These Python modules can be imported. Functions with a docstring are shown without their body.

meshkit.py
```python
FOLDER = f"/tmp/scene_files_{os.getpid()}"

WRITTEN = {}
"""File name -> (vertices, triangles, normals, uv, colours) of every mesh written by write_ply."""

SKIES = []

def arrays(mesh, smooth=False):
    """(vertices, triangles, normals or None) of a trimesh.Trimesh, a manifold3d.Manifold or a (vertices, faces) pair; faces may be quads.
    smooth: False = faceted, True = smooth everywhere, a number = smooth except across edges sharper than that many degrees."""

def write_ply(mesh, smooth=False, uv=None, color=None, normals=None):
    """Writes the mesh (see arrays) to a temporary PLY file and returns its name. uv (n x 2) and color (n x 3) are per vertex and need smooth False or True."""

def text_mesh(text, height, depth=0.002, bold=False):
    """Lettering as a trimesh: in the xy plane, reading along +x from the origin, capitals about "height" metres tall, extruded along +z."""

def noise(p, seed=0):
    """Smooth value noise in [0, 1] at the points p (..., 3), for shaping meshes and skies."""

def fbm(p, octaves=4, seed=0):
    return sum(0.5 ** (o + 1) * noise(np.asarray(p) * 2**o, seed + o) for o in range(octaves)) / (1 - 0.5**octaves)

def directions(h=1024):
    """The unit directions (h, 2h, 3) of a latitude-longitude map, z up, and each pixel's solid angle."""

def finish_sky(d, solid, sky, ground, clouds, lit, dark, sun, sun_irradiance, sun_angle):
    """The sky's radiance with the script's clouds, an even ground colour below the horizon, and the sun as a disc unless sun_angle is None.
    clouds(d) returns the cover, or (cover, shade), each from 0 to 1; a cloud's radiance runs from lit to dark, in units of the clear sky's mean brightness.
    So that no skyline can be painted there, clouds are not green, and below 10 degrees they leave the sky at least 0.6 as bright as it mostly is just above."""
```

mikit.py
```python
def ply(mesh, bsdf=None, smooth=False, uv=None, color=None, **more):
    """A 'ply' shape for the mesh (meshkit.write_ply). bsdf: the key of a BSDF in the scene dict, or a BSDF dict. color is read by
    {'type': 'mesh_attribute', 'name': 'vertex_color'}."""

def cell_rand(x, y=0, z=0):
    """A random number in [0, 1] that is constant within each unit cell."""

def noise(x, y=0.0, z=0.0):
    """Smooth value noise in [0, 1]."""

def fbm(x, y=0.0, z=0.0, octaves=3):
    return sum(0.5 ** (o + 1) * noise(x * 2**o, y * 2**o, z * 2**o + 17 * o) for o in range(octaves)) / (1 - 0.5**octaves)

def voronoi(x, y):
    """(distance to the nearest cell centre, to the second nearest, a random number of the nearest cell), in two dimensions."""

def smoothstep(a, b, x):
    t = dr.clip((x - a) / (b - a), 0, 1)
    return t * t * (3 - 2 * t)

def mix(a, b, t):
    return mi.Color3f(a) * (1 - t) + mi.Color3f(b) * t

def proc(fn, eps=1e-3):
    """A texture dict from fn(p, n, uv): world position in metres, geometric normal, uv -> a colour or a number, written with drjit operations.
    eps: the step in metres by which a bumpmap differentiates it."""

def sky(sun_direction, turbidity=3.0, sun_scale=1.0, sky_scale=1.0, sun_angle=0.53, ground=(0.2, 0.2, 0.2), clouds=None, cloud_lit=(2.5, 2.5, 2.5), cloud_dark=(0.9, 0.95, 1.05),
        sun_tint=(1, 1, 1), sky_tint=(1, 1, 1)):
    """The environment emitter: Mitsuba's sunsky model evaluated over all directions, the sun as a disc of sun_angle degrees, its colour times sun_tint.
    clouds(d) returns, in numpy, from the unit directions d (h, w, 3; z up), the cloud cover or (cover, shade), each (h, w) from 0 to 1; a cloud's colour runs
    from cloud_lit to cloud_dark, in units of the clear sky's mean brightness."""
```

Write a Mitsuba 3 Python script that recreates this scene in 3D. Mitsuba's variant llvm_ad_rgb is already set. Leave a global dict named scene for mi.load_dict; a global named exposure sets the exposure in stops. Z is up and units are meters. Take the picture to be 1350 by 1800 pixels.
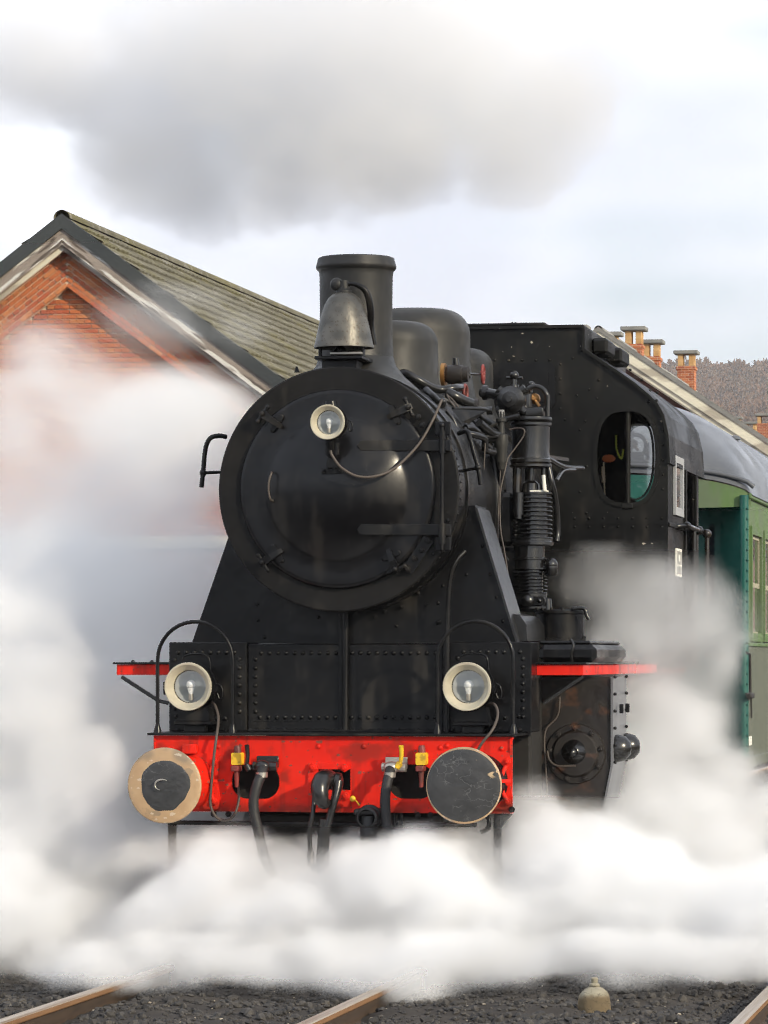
import math, random
import numpy as np
import trimesh
import drjit as dr
import mitsuba as mi
import mikit, meshkit
from mikit import proc, noise, fbm, smoothstep, mix, cell_rand, voronoi
from shapely.geometry import Polygon, Point, box as sbox, LineString
from shapely import affinity

T = mi.ScalarTransform4f
PI = math.pi
scene, labels = {}, {}
random.seed(4)
rng = np.random.default_rng(4)

# ------------------------------------------------------------------ camera, sky, exposure
# the locomotive stands along +y with its buffer faces at y = 0, rail tops at z = 0
FOC = 6600.0                                    # focal length in pixels of the 1350 x 1800 frame
TH = math.atan(1255 / FOC)                      # yaw between the line of sight and the track
CAM = np.array([4.519, -21.535, 1.8])
DIRV = np.array([-math.sin(TH), math.cos(TH), 0.0])
RIGHT = np.array([math.cos(TH), math.sin(TH), 0.0])
scene['camera'] = {
    'type': 'perspective', 'fov_axis': 'x', 'fov': math.degrees(2 * math.atan(675 / FOC)),
    'near_clip': 0.5, 'far_clip': 9000.0,
    'principal_point_offset_y': -0.14167,
    'to_world': T().look_at(origin=CAM.tolist(), target=(CAM + DIRV).tolist(), up=[0, 0, 1]),
}
exposure = 2.3


def sky_clouds(d):
    az = np.degrees(np.arctan2(d[..., 0], d[..., 1]))
    el = np.degrees(np.arcsin(np.clip(d[..., 2], -1, 1)))
    q = np.stack([az * 0.16, el * 0.34, 0 * az], -1)
    n = meshkit.fbm(q * 1.5 + 3.7, 5, 3)
    m = meshkit.fbm(q * 0.8 + 11.3, 5, 9)
    cover = np.clip(0.86 + 3.2 * (n - 0.5) + 1.2 * (m - 0.5), 0.25, 1)
    shade = np.clip(0.30 + 3.4 * (m - 0.5) + 1.6 * (n - 0.5), 0, 1)
    return cover, shade


SUN = np.array([0.79, -0.61, 0.41])
scene['sky'] = mikit.sky(SUN, turbidity=3, sun_angle=1.0, sun_scale=0.72, sun_tint=(0.86, 1.0, 1.25), clouds=sky_clouds,
                         cloud_lit=(4.1, 4.25, 4.6), cloud_dark=(2.75, 2.98, 3.5), sky_scale=0.9)


def ray(px, py):
    return DIRV + (px - 675) / FOC * RIGHT + np.array([0, 0, (1155 - py) / FOC])


def W(px, py, v):
    """the point of the upright plane y = v that stands at this place of the photograph"""
    r = ray(px, py)
    return CAM + r * ((v - CAM[1]) / r[1])


def WX(px, py, x):
    r = ray(px, py)
    return CAM + r * ((x - CAM[0]) / r[0])


def mpp(v, x=0.0):
    """metres per pixel at depth v"""
    return ((np.array([x, v, 0]) - CAM) @ DIRV) / FOC


# ------------------------------------------------------------------ mesh helpers
def cat(ms):
    return trimesh.util.concatenate(list(ms))


def mesh(v, f):
    return trimesh.Trimesh(np.asarray(v, float), np.asarray(f, int), process=False)


def cbox(x0, x1, y0, y1, z0, z1, b=0.004):
    """box with chamfered edges"""
    b = min(b, 0.45 * min(x1 - x0, y1 - y0, z1 - z0))
    p = []
    for x, sx in ((x0, 1), (x1, -1)):
        for y, sy in ((y0, 1), (y1, -1)):
            for z, sz in ((z0, 1), (z1, -1)):
                p += [(x + sx * b, y + sy * b, z), (x + sx * b, y, z + sz * b), (x, y + sy * b, z + sz * b)]
    return trimesh.convex.convex_hull(np.array(p))


def hull(p):
    return trimesh.convex.convex_hull(np.asarray(p, float))


def lathe(prof, org=(0, 0, 0), axis='z', n=40, arc=None):
    """surface of revolution of (r, h) pairs about an axis through org; axis '-y' looks towards the camera"""
    pr = np.asarray(prof, float)
    full = arc is None
    a = np.linspace(0, 2 * PI, n, endpoint=False) if full else np.linspace(arc[0], arc[1], n)
    m = len(pr)
    v = np.zeros((n, m, 3))
    v[..., 0] = np.cos(a)[:, None] * pr[None, :, 0]
    v[..., 1] = np.sin(a)[:, None] * pr[None, :, 0]
    v[..., 2] = pr[None, :, 1]
    i, j = np.meshgrid(np.arange(n if full else n - 1), np.arange(m - 1), indexing='ij')
    k = (i + 1) % n
    q = np.stack([i * m + j, k * m + j, k * m + j + 1, i * m + j + 1], -1).reshape(-1, 4)
    f = np.vstack([q[:, [0, 1, 2]], q[:, [0, 2, 3]]])
    v = v.reshape(-1, 3)
    if axis == '-y':
        v = np.stack([v[:, 0], -v[:, 2], v[:, 1]], 1)
    elif axis == 'y':
        v = np.stack([-v[:, 0], v[:, 2], v[:, 1]], 1)
    elif axis == 'x':
        v = np.stack([v[:, 2], v[:, 0], v[:, 1]], 1)
    t = mesh(v + np.asarray(org), f)
    area = t.area_faces
    t.update_faces(area > 1e-12)
    return t


def arcpts(cx, cy, r, a0, a1, n=8):
    a = np.radians(np.linspace(a0, a1, n))
    return [(cx + r * math.cos(t), cy + r * math.sin(t)) for t in a]


def spline(p, k=8):
    """Catmull-Rom through the points"""
    p = np.asarray(p, float)
    if len(p) < 3:
        return np.array([p[0] + (p[-1] - p[0]) * t for t in np.linspace(0, 1, 3)])
    e = np.vstack([2 * p[0] - p[1], p, 2 * p[-1] - p[-2]])
    out = []
    for i in range(1, len(e) - 2):
        a, b, c, d = e[i - 1:i + 3]
        for t in np.linspace(0, 1, k, endpoint=False):
            out.append(0.5 * (2 * b + (c - a) * t + (2 * a - 5 * b + 4 * c - d) * t * t + (3 * b - a - 3 * c + d) * t ** 3))
    out.append(p[-1])
    return np.array(out)


def tube(p, r, n=10, k=8, smooth=True, caps=True):
    p = spline(p, k) if smooth else np.asarray(p, float)
    m = len(p)
    r = np.broadcast_to(np.asarray(r, float), (m,)) if np.ndim(r) == 0 else np.interp(np.linspace(0, 1, m), np.linspace(0, 1, len(r)), r)
    t = np.gradient(p, axis=0)
    t /= np.linalg.norm(t, axis=1, keepdims=True) + 1e-12
    u = np.cross(t[0], [0, 0, 1] if abs(t[0][2]) < 0.9 else [1, 0, 0])
    u /= np.linalg.norm(u)
    rings = []
    a = np.arange(n) * 2 * PI / n
    for i in range(m):
        u = u - t[i] * (u @ t[i])
        u /= np.linalg.norm(u)
        w = np.cross(t[i], u)
        rings.append(p[i] + r[i] * (np.cos(a)[:, None] * u + np.sin(a)[:, None] * w))
    v = np.vstack(rings)
    i, j = np.meshgrid(np.arange(m - 1), np.arange(n), indexing='ij')
    q = np.stack([i * n + j, i * n + (j + 1) % n, (i + 1) * n + (j + 1) % n, (i + 1) * n + j], -1).reshape(-1, 4)
    f = np.vstack([q[:, [0, 1, 2]], q[:, [0, 2, 3]]])
    if caps:
        v = np.vstack([v, p[0], p[-1]])
        b = len(v) - 2
        f = np.vstack([f, [[b, (j + 1) % n, j] for j in range(n)], [[b + 1, (m - 1) * n + j, (m - 1) * n + (j + 1) % n] for j in range(n)]])
    return mesh(v, f)


def rod(a, b, r, n=10):
    return tube([a, b], r, n, smooth=False)


def plate(poly, y0, y1):
    """an outline in (x, z) given a thickness from y0 to y1"""
    m = trimesh.creation.extrude_polygon(poly, y1 - y0, engine='earcut')
    v = np.array(m.vertices)
    return mesh(np.stack([v[:, 0], y0 + v[:, 2], v[:, 1]], 1), np.array(m.faces)[:, ::-1])


def side_plate(poly, x0, x1):
    """an outline in (y, z) given a thickness from x0 to x1"""
    m = trimesh.creation.extrude_polygon(poly, x1 - x0, engine='earcut')
    v = np.array(m.vertices)
    return mesh(np.stack([x0 + v[:, 2], v[:, 0], v[:, 1]], 1), np.array(m.faces))


def ball(c, r, sub=2, s=(1, 1, 1)):
    m = trimesh.creation.icosphere(subdivisions=sub, radius=1.0)
    return mesh(np.array(m.vertices) * r * np.array(s) + np.asarray(c), m.faces)


def grid(P):
    """a sheet from an (n, m, 3) array"""
    n, m = P.shape[:2]
    i, j = np.meshgrid(np.arange(n - 1), np.arange(m - 1), indexing='ij')
    q = np.stack([i * m + j, (i + 1) * m + j, (i + 1) * m + j + 1, i * m + j + 1], -1).reshape(-1, 4)
    return mesh(P.reshape(-1, 3), np.vstack([q[:, [0, 1, 2]], q[:, [0, 2, 3]]]))


# ------------------------------------------------------------------ scene helpers
used = {}


def key_of(name, parent=None):
    k = f'{parent}__{name}' if parent else name
    n = used.get(k, -1) + 1
    used[k] = n
    return k if n == 0 else f'{k}_{n:03d}'


def add(parent, name, m, mat, smooth=30, label=None, kind=None):
    k = key_of(name, parent)
    scene[k] = mikit.ply(m, mat, smooth=smooth)
    if label or kind:
        labels[k] = {}
        if label:
            labels[k]['label'] = label
        if kind:
            labels[k]['kind'] = kind
    return k


def put(parent, name, shared, to_world):
    k = key_of(name, parent)
    scene[k] = {**shared, 'to_world': to_world}
    return k


def tag(k, label, cat_, group=None, kind=None):
    labels[k] = {'label': label, 'category': cat_}
    if group:
        labels[k]['group'] = group
    if kind:
        labels[k]['kind'] = kind


def thing(name, label, cat_, group=None):
    k = key_of(name)
    tag(k, label, cat_, group)
    return k


# ------------------------------------------------------------------ materials
def mat(name, color, rough=0.5, metallic=0.0, spec=0.5, bump=None, **more):
    c = proc(color) if callable(color) else {'type': 'rgb', 'value': list(color)}
    r = proc(rough) if callable(rough) else rough
    b = {'type': 'principled', 'base_color': c, 'roughness': r, 'metallic': metallic, 'specular': spec, **more}
    if bump:
        fn, sc, eps = bump
        b = {'type': 'bumpmap', 'arbitrary': proc(fn, eps), 'scale': sc, 'bsdf': b}
    scene['m_' + name] = {'type': 'twosided', 'bsdf': b}
    return 'm_' + name


def f3(p, s, o=3):
    return fbm(p.x * s, p.y * s, p.z * s, o)


def loco_black(lo, hi, dust):
    def fn(p, n, uv):
        g = f3(p, 2.3, 4)
        s = fbm(p.x * 9, p.y * 9, p.z * 1.3, 3)
        c = mix(lo, hi, smoothstep(0.35, 0.7, g))
        c = mix(c, dust, 0.8 * smoothstep(0.5, 0.75, s) * smoothstep(0.4, 0.65, f3(p, 5.0, 3)))
        return c
    return fn


def rough_var(a, b, s=4.0):
    return lambda p, n, uv: a + (b - a) * smoothstep(0.3, 0.7, f3(p, s, 3))


def dents(s):
    return lambda p, n, uv: f3(p, s, 3)


BLACK = mat('black_paint', loco_black((0.0032, 0.0032, 0.0038), (0.0065, 0.0065, 0.007), (0.03, 0.027, 0.023)), rough_var(0.22, 0.44), spec=0.26, bump=(dents(7.0), 0.003, 2e-3))
MATT = mat('black_sooty', loco_black((0.006, 0.0058, 0.0058), (0.012, 0.0112, 0.0105), (0.034, 0.03, 0.025)), rough_var(0.45, 0.65, 3.0), spec=0.2)
DOORB = mat('black_door', loco_black((0.003, 0.003, 0.004), (0.006, 0.006, 0.007), (0.02, 0.018, 0.016)), rough_var(0.2, 0.38, 5.0), spec=0.33)
GLOSS = mat('black_oily', loco_black((0.004, 0.004, 0.0045), (0.008, 0.0075, 0.007), (0.03, 0.022, 0.013)), rough_var(0.09, 0.28, 9.0), clearcoat=0.8, clearcoat_gloss=0.8)
DARKGREY = mat('dark_grey_casing', loco_black((0.013, 0.013, 0.0125), (0.024, 0.023, 0.020), (0.042, 0.037, 0.031)), rough_var(0.42, 0.58, 6.0), spec=0.42)


def cab_fn(p, n, uv):
    c = loco_black((0.004, 0.004, 0.0039), (0.008, 0.008, 0.007), (0.028, 0.024, 0.019))(p, n, uv)
    fl = fbm(p.x * 31, p.y * 31, p.z * 31, 2)
    return mix(c, (0.42, 0.36, 0.28), smoothstep(0.84, 0.87, fl) * smoothstep(0.45, 0.6, f3(p, 1.7, 2)))


CABB = mat('cab_black', cab_fn, rough_var(0.36, 0.55, 3.0), spec=0.24, bump=(dents(2.4), 0.01, 4e-3))


def bell_fn(p, n, uv):
    c = mix((0.075, 0.073, 0.066), (0.14, 0.132, 0.115), smoothstep(0.3, 0.75, f3(p, 12, 3)))
    return mix(c, (0.07, 0.05, 0.035), 0.7 * smoothstep(0.62, 0.75, f3(p, 80, 2)))


BELLM = mat('bell_metal', bell_fn, 0.42, metallic=0.55, bump=(dents(60), 0.002, 1e-3))


def red_fn(p, n, uv):
    c = mix((0.60, 0.012, 0.006), (0.72, 0.022, 0.008), f3(p, 3.0, 3))
    grime = smoothstep(0.56, 0.78, f3(p, 6.5, 4))
    streak = smoothstep(0.5, 0.72, fbm(p.x * 26, p.y * 9, p.z * 2.2, 3)) * smoothstep(0.4, 0.62, f3(p, 2.2, 2))
    c = mix(c, (0.24, 0.02, 0.012), 0.55 * streak)
    c = mix(c, (0.12, 0.07, 0.05), 0.8 * smoothstep(0.735, 0.76, f3(p, 38, 2)))
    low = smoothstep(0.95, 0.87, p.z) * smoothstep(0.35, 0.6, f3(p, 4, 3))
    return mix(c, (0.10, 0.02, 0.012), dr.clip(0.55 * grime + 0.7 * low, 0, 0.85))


RED = mat('red_paint', red_fn, rough_var(0.38, 0.55, 5.0), spec=0.2)
REDDULL = mat('red_worn', lambda p, n, uv: mix((0.20, 0.032, 0.027), (0.10, 0.028, 0.022), smoothstep(0.45, 0.7, f3(p, 9, 3))), 0.5)


def worn_fn(p, n, uv):
    c = mix((0.36, 0.225, 0.12), (0.48, 0.335, 0.195), f3(p, 14, 4))
    d = smoothstep(0.58, 0.7, f3(p, 16, 4))
    top = smoothstep(0.02, 0.2, p.z - 1.12 + 0.5 * (f3(p, 9, 3) - 0.5))
    c = mix(c, (0.13, 0.12, 0.10), 0.8 * dr.maximum(d * 0.55, top * 0.75))
    return mix(c, (0.62, 0.55, 0.44), 0.5 * smoothstep(0.68, 0.75, f3(p, 40, 2)))


WORN = mat('buffer_bare_steel', worn_fn, 0.45, spec=0.5)


def grease_fn(p, n, uv):
    c = mix((0.022, 0.023, 0.024), (0.05, 0.05, 0.052), f3(p, 13, 4))
    r = dr.abs(f3(p, 21, 3) - 0.5)
    return mix(c, (0.12, 0.12, 0.12), 0.6 * smoothstep(0.03, 0.0, r) * smoothstep(0.5, 0.65, f3(p, 7, 2)))


def grease_r_fn(p, n, uv):
    c = grease_fn(p, n, uv)
    w = smoothstep(0.585, 0.60, f3(p, 17, 4)) * smoothstep(0.16, 0.19, dr.sqrt(dr.square(p.x - 0.875) + dr.square(p.z - 1.05))) * smoothstep(0.10, 0.07, dr.sqrt(dr.square(p.x - 1.03) + dr.square(p.z - 1.18)))
    return mix(c, (0.45, 0.33, 0.2), w)


GREASE = mat('grease', grease_fn, 0.42, bump=(dents(45), 0.004, 1e-3))
GREASER = mat('grease_chipped', grease_r_fn, 0.45, bump=(dents(45), 0.004, 1e-3))
CREAM = mat('lamp_rim', lambda p, n, uv: mix((0.38, 0.345, 0.26), (0.52, 0.48, 0.375), f3(p, 22, 3)), 0.4)
REFL = mat('lamp_reflector', (0.48, 0.5, 0.5), 0.38, metallic=0.35)
BULB = mat('bulb_glass', (0.75, 0.77, 0.77), 0.12, spec=0.7)
METAL = mat('bare_metal', (0.46, 0.43, 0.38), 0.35, metallic=0.8)
BRASS = mat('brass', lambda p, n, uv: mix((0.5, 0.27, 0.09), (0.32, 0.14, 0.05), f3(p, 30, 3)), 0.35, metallic=0.8)
RUSTY = mat('rusty_iron', lambda p, n, uv: mix(mix((0.009, 0.008, 0.008), (0.022, 0.017, 0.014), f3(p, 6, 3)), (0.065, 0.027, 0.012), smoothstep(0.55, 0.8, f3(p, 11, 4))), rough_var(0.35, 0.7, 12.0), bump=(dents(25), 0.004, 1e-3))
PIPE = mat('pipe_black', lambda p, n, uv: mix((0.005, 0.005, 0.006), (0.015, 0.0145, 0.0135), f3(p, 15, 3)), 0.3, spec=0.6)
RUBBER = mat('rubber_hose', (0.016, 0.016, 0.017), 0.6)
CABLE = mat('cable', (0.07, 0.055, 0.045), 0.55)
YELLOW = mat('yellow_paint', lambda p, n, uv: mix((0.68, 0.44, 0.02), (0.40, 0.25, 0.02), smoothstep(0.5, 0.75, f3(p, 30, 3))), 0.45)
GREYP = mat('grey_plate', lambda p, n, uv: mix((0.11, 0.115, 0.125), (0.17, 0.175, 0.19), fbm(p.x * 5, p.y * 5, p.z * 1.2, 4)), 0.4, metallic=0.1)
WHITEP = mat('white_enamel', (0.7, 0.69, 0.62), 0.4)
SASH = mat('sash_paint', (0.30, 0.28, 0.20), 0.5)
SIDEFR = mat('window_frame_sky_sheen', (0.30, 0.31, 0.32), 0.4)  # pale colour stands in for sky reflected in the side pane
DARKHOLE = mat('dark_interior', (0.012, 0.011, 0.01), 0.8)
scene['m_pane'] = {'type': 'thindielectric', 'int_ior': 1.5}
GLASS = 'm_pane'


def brick_fn(a, b):
    def fn(p, n, uv):
        c = mix(a, b, f3(p, 5.0, 3))
        return mix(c, (0.22, 0.085, 0.055), 0.5 * smoothstep(0.5, 0.75, f3(p, 26, 3)))
    return fn


BRICKS = [mat('brick_a', brick_fn((0.44, 0.115, 0.045), (0.54, 0.175, 0.065)), 0.85, spec=0.3), mat('brick_b', brick_fn((0.38, 0.085, 0.04), (0.46, 0.12, 0.055)), 0.85, spec=0.3),
          mat('brick_c', brick_fn((0.50, 0.17, 0.065), (0.58, 0.235, 0.095)), 0.85, spec=0.3)]
MORTAR = mat('mortar', lambda p, n, uv: mix((0.56, 0.46, 0.33), (0.68, 0.58, 0.44), f3(p, 9, 3)), 0.9, spec=0.2)


def tile_fn(p, n, uv):
    c = mix((0.075, 0.07, 0.05), (0.15, 0.14, 0.105), f3(p, 2.2, 4))
    c = mix(c, (0.12, 0.108, 0.05), 0.6 * smoothstep(0.48, 0.68, f3(p, 0.9, 4)))
    return mix(c, (0.22, 0.21, 0.185), 0.6 * smoothstep(0.6, 0.75, f3(p, 7, 3)))


TILE = mat('mossy_tile', tile_fn, 0.9, spec=0.2)
ZINC = mat('verge_zinc', lambda p, n, uv: mix((0.022, 0.028, 0.031), (0.05, 0.054, 0.052), f3(p, 1.6, 4)), 0.55)
def peel_fn(p, n, uv):
    h = dr.abs(p.x + 11.12)
    al, ac = h * 0.80 - p.z * 0.60, h * 0.60 + p.z * 0.80
    c = mix((0.34, 0.29, 0.25), (0.20, 0.16, 0.13), f3(p, 3, 3))
    c = mix(c, (0.62, 0.60, 0.55), smoothstep(0.5, 0.64, fbm(al * 1.6, ac * 16, 0.0, 4)))
    return mix(c, (0.09, 0.07, 0.055), smoothstep(0.62, 0.74, fbm(al * 2.6, ac * 22, 4.0, 3)))


PEEL = mat('peeling_board', peel_fn, 0.75)
SLATEW = mat('terrace_roof', lambda p, n, uv: mix((0.11, 0.115, 0.115), (0.20, 0.20, 0.19), f3(p, 1.2, 4)), 0.75)
CORNICE = mat('cornice_paint', lambda p, n, uv: mix((0.66, 0.62, 0.50), (0.40, 0.36, 0.29), smoothstep(0.5, 0.72, fbm(p.x * 1.5, p.y * 1.5, p.z * 3, 4))), 0.8)


def far_brick(p, n, uv):
    h = dr.select(dr.abs(n.x) > 0.5, p.y, p.x)
    row = dr.floor(p.z / 0.078)
    u = h / 0.23 + 0.5 * (row - 2 * dr.floor(row / 2))
    fu, fv = u - dr.floor(u), p.z / 0.078 - row
    joint = dr.maximum(smoothstep(0.9, 0.95, fu), smoothstep(0.8, 0.9, fv))
    c = mix((0.27, 0.075, 0.04), (0.42, 0.14, 0.06), cell_rand(dr.floor(u), row, 3))
    return mix(c, (0.45, 0.36, 0.26), 0.7 * joint)


FARB = mat('far_brick', far_brick, 0.9, spec=0.2)
SOOT_SHADE_B = mat('sooty_shaded_brick', lambda p, n, uv: mix((0.05, 0.032, 0.028), (0.16, 0.06, 0.04), f3(p, 3, 3)), 0.9)  # soot, with the shade beneath the rake put into the colour
OCHRE = mat('ochre_brick', lambda p, n, uv: mix((0.42, 0.235, 0.09), (0.52, 0.33, 0.15), cell_rand(dr.floor(p.z / 0.08), dr.floor(p.x * 4), 1)), 0.9)
CAPST = mat('cap_stone', lambda p, n, uv: mix((0.14, 0.145, 0.14), (0.26, 0.25, 0.23), f3(p, 6, 3)), 0.85)
COACHG = mat('coach_green', lambda p, n, uv: mix((0.010, 0.085, 0.068), (0.014, 0.115, 0.092), f3(p, 2, 3)), rough_var(0.3, 0.45), spec=0.5)
COACHL = mat('coach_light_green', lambda p, n, uv: mix((0.085, 0.155, 0.045), (0.10, 0.138, 0.075), smoothstep(0.4, 0.65, fbm(p.x * 6, p.y * 6, p.z * 0.8, 4))), 0.45)
COACHD = mat('coach_dirty_panel', lambda p, n, uv: mix((0.075, 0.092, 0.068), (0.13, 0.135, 0.10), fbm(p.x * 5, p.y * 9, p.z * 0.9, 4)), 0.5)
COACHR = mat('coach_roof', lambda p, n, uv: mix((0.060, 0.066, 0.078), (0.13, 0.138, 0.155), fbm(p.x * 3, p.y * 1.2, p.z * 3, 4)), rough_var(0.25, 0.42, 3.0))
FRAMEB = mat('underframe', (0.03, 0.028, 0.027), 0.6)
RAILSIDE = mat('rail_rust_lit_shaded', lambda p, n, uv: mix(mix((0.03, 0.02, 0.014), (0.06, 0.036, 0.02), fbm(p.x * 20, p.y * 4, p.z * 40, 4)), mix((0.15, 0.075, 0.032), (0.24, 0.13, 0.06), fbm(p.x * 20, p.y * 5, p.z * 60, 3)), smoothstep(-0.044, -0.038, p.z)), 0.65)  # rust, with sunlit head side and web in the head's shadow painted in
RAILTOP = mat('rail_top', lambda p, n, uv: mix((0.44, 0.38, 0.31), (0.28, 0.20, 0.13), fbm(p.x * 60, p.y * 1.5, p.z, 4)), 0.33, metallic=0.6)
GROUND = mat('cinder_ground', lambda p, n, uv: mix((0.022, 0.020, 0.019), (0.055, 0.048, 0.042), f3(p, 6, 4)), 0.9, spec=0.3)
STONE = mat('cinder_stone', lambda p, n, uv: mix((0.022, 0.021, 0.021), (0.075, 0.068, 0.06), cell_rand(dr.floor(p.x * 17), dr.floor(p.y * 17), 2) * f3(p, 25, 2) * 1.6), 0.75)
PEBBLE = mat('pale_pebble', (0.32, 0.28, 0.22), 0.8)
def conc_fn(p, n, uv):
    c = mix((0.20, 0.18, 0.13), (0.33, 0.30, 0.225), f3(p, 30, 4))
    c = mix(c, (0.14, 0.105, 0.06), smoothstep(0.035, 0.0, p.z + 0.03 * (f3(p, 30, 3) - 0.5)))
    crack = smoothstep(0.022, 0.0, dr.abs(f3(p, 26, 3) - 0.5)) * smoothstep(0.42, 0.6, f3(p, 18, 2))
    return mix(c, (0.05, 0.04, 0.028), 0.8 * crack)


CONC = mat('weathered_concrete', conc_fn, 0.9, bump=(dents(70), 0.006, 1e-3))
mat('shed_pane', (0.02, 0.024, 0.03), 0.12)
HILLM = mat('hill_soil', lambda p, n, uv: mix((0.095, 0.052, 0.03), (0.12, 0.068, 0.04), f3(p, 0.02, 4)), 0.95)
TWIGA = mat('bare_twigs', (0.115, 0.058, 0.031), 0.9)
TWIGB = mat('bare_twigs_pale', (0.115, 0.072, 0.045), 0.9)
SKIN = mat('orange_cloth', (0.55, 0.14, 0.04), 0.8)
WOODH = mat('pale_wood', (0.5, 0.40, 0.28), 0.6)
CORDM = mat('yellow_cord', (0.5, 0.52, 0.08), 0.6)

# ------------------------------------------------------------------ ground, tracks
def axis(lo, hi, step, far):
    a = np.arange(lo, hi + 1e-9, step)
    g = []
    d = step
    x = hi
    while x < far:
        d *= 1.35
        x += d
        g.append(x)
    h = []
    d = step
    x = lo
    while x > -far:
        d *= 1.35
        x -= d
        h.append(x)
    return np.concatenate([h[::-1], a, g])


RAIL_X = (-0.82, 0.68, 2.77, 4.27)


def ground_z(x, y):
    p = np.stack([x, y, 0 * x], -1)
    n = meshkit.fbm(p * 2.1, 3, 2) - 0.5
    f = meshkit.fbm(p * 9.0, 3, 5) - 0.5
    near = np.exp(-np.maximum(0, np.maximum(np.abs(x - 1) - 5, np.abs(y + 2) - 5)) * 2.0)
    z = -0.085 + near * (0.10 * n + 0.035 * f)
    m = np.exp(-((x - 1.9) / 0.55) ** 2)                    # low heap between the tracks
    z = z + near * 0.05 * m
    for rx in RAIL_X:                                         # the rails stand free of the cinders
        z = z - near * 0.035 * np.exp(-((x - rx) / 0.13) ** 2)
    return z


gx, gy = axis(-3.2, 4.6, 0.035, 2600), axis(-4.2, 0.6, 0.035, 2600)
GX, GY = np.meshgrid(gx, gy, indexing='ij')
k = add(None, 'ground', grid(np.stack([GX, GY, ground_z(GX, GY)], -1)), GROUND, smooth=True)
labels[k] = {'label': 'dark cinder and ballast ground around the railway tracks', 'kind': 'structure'}


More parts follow.
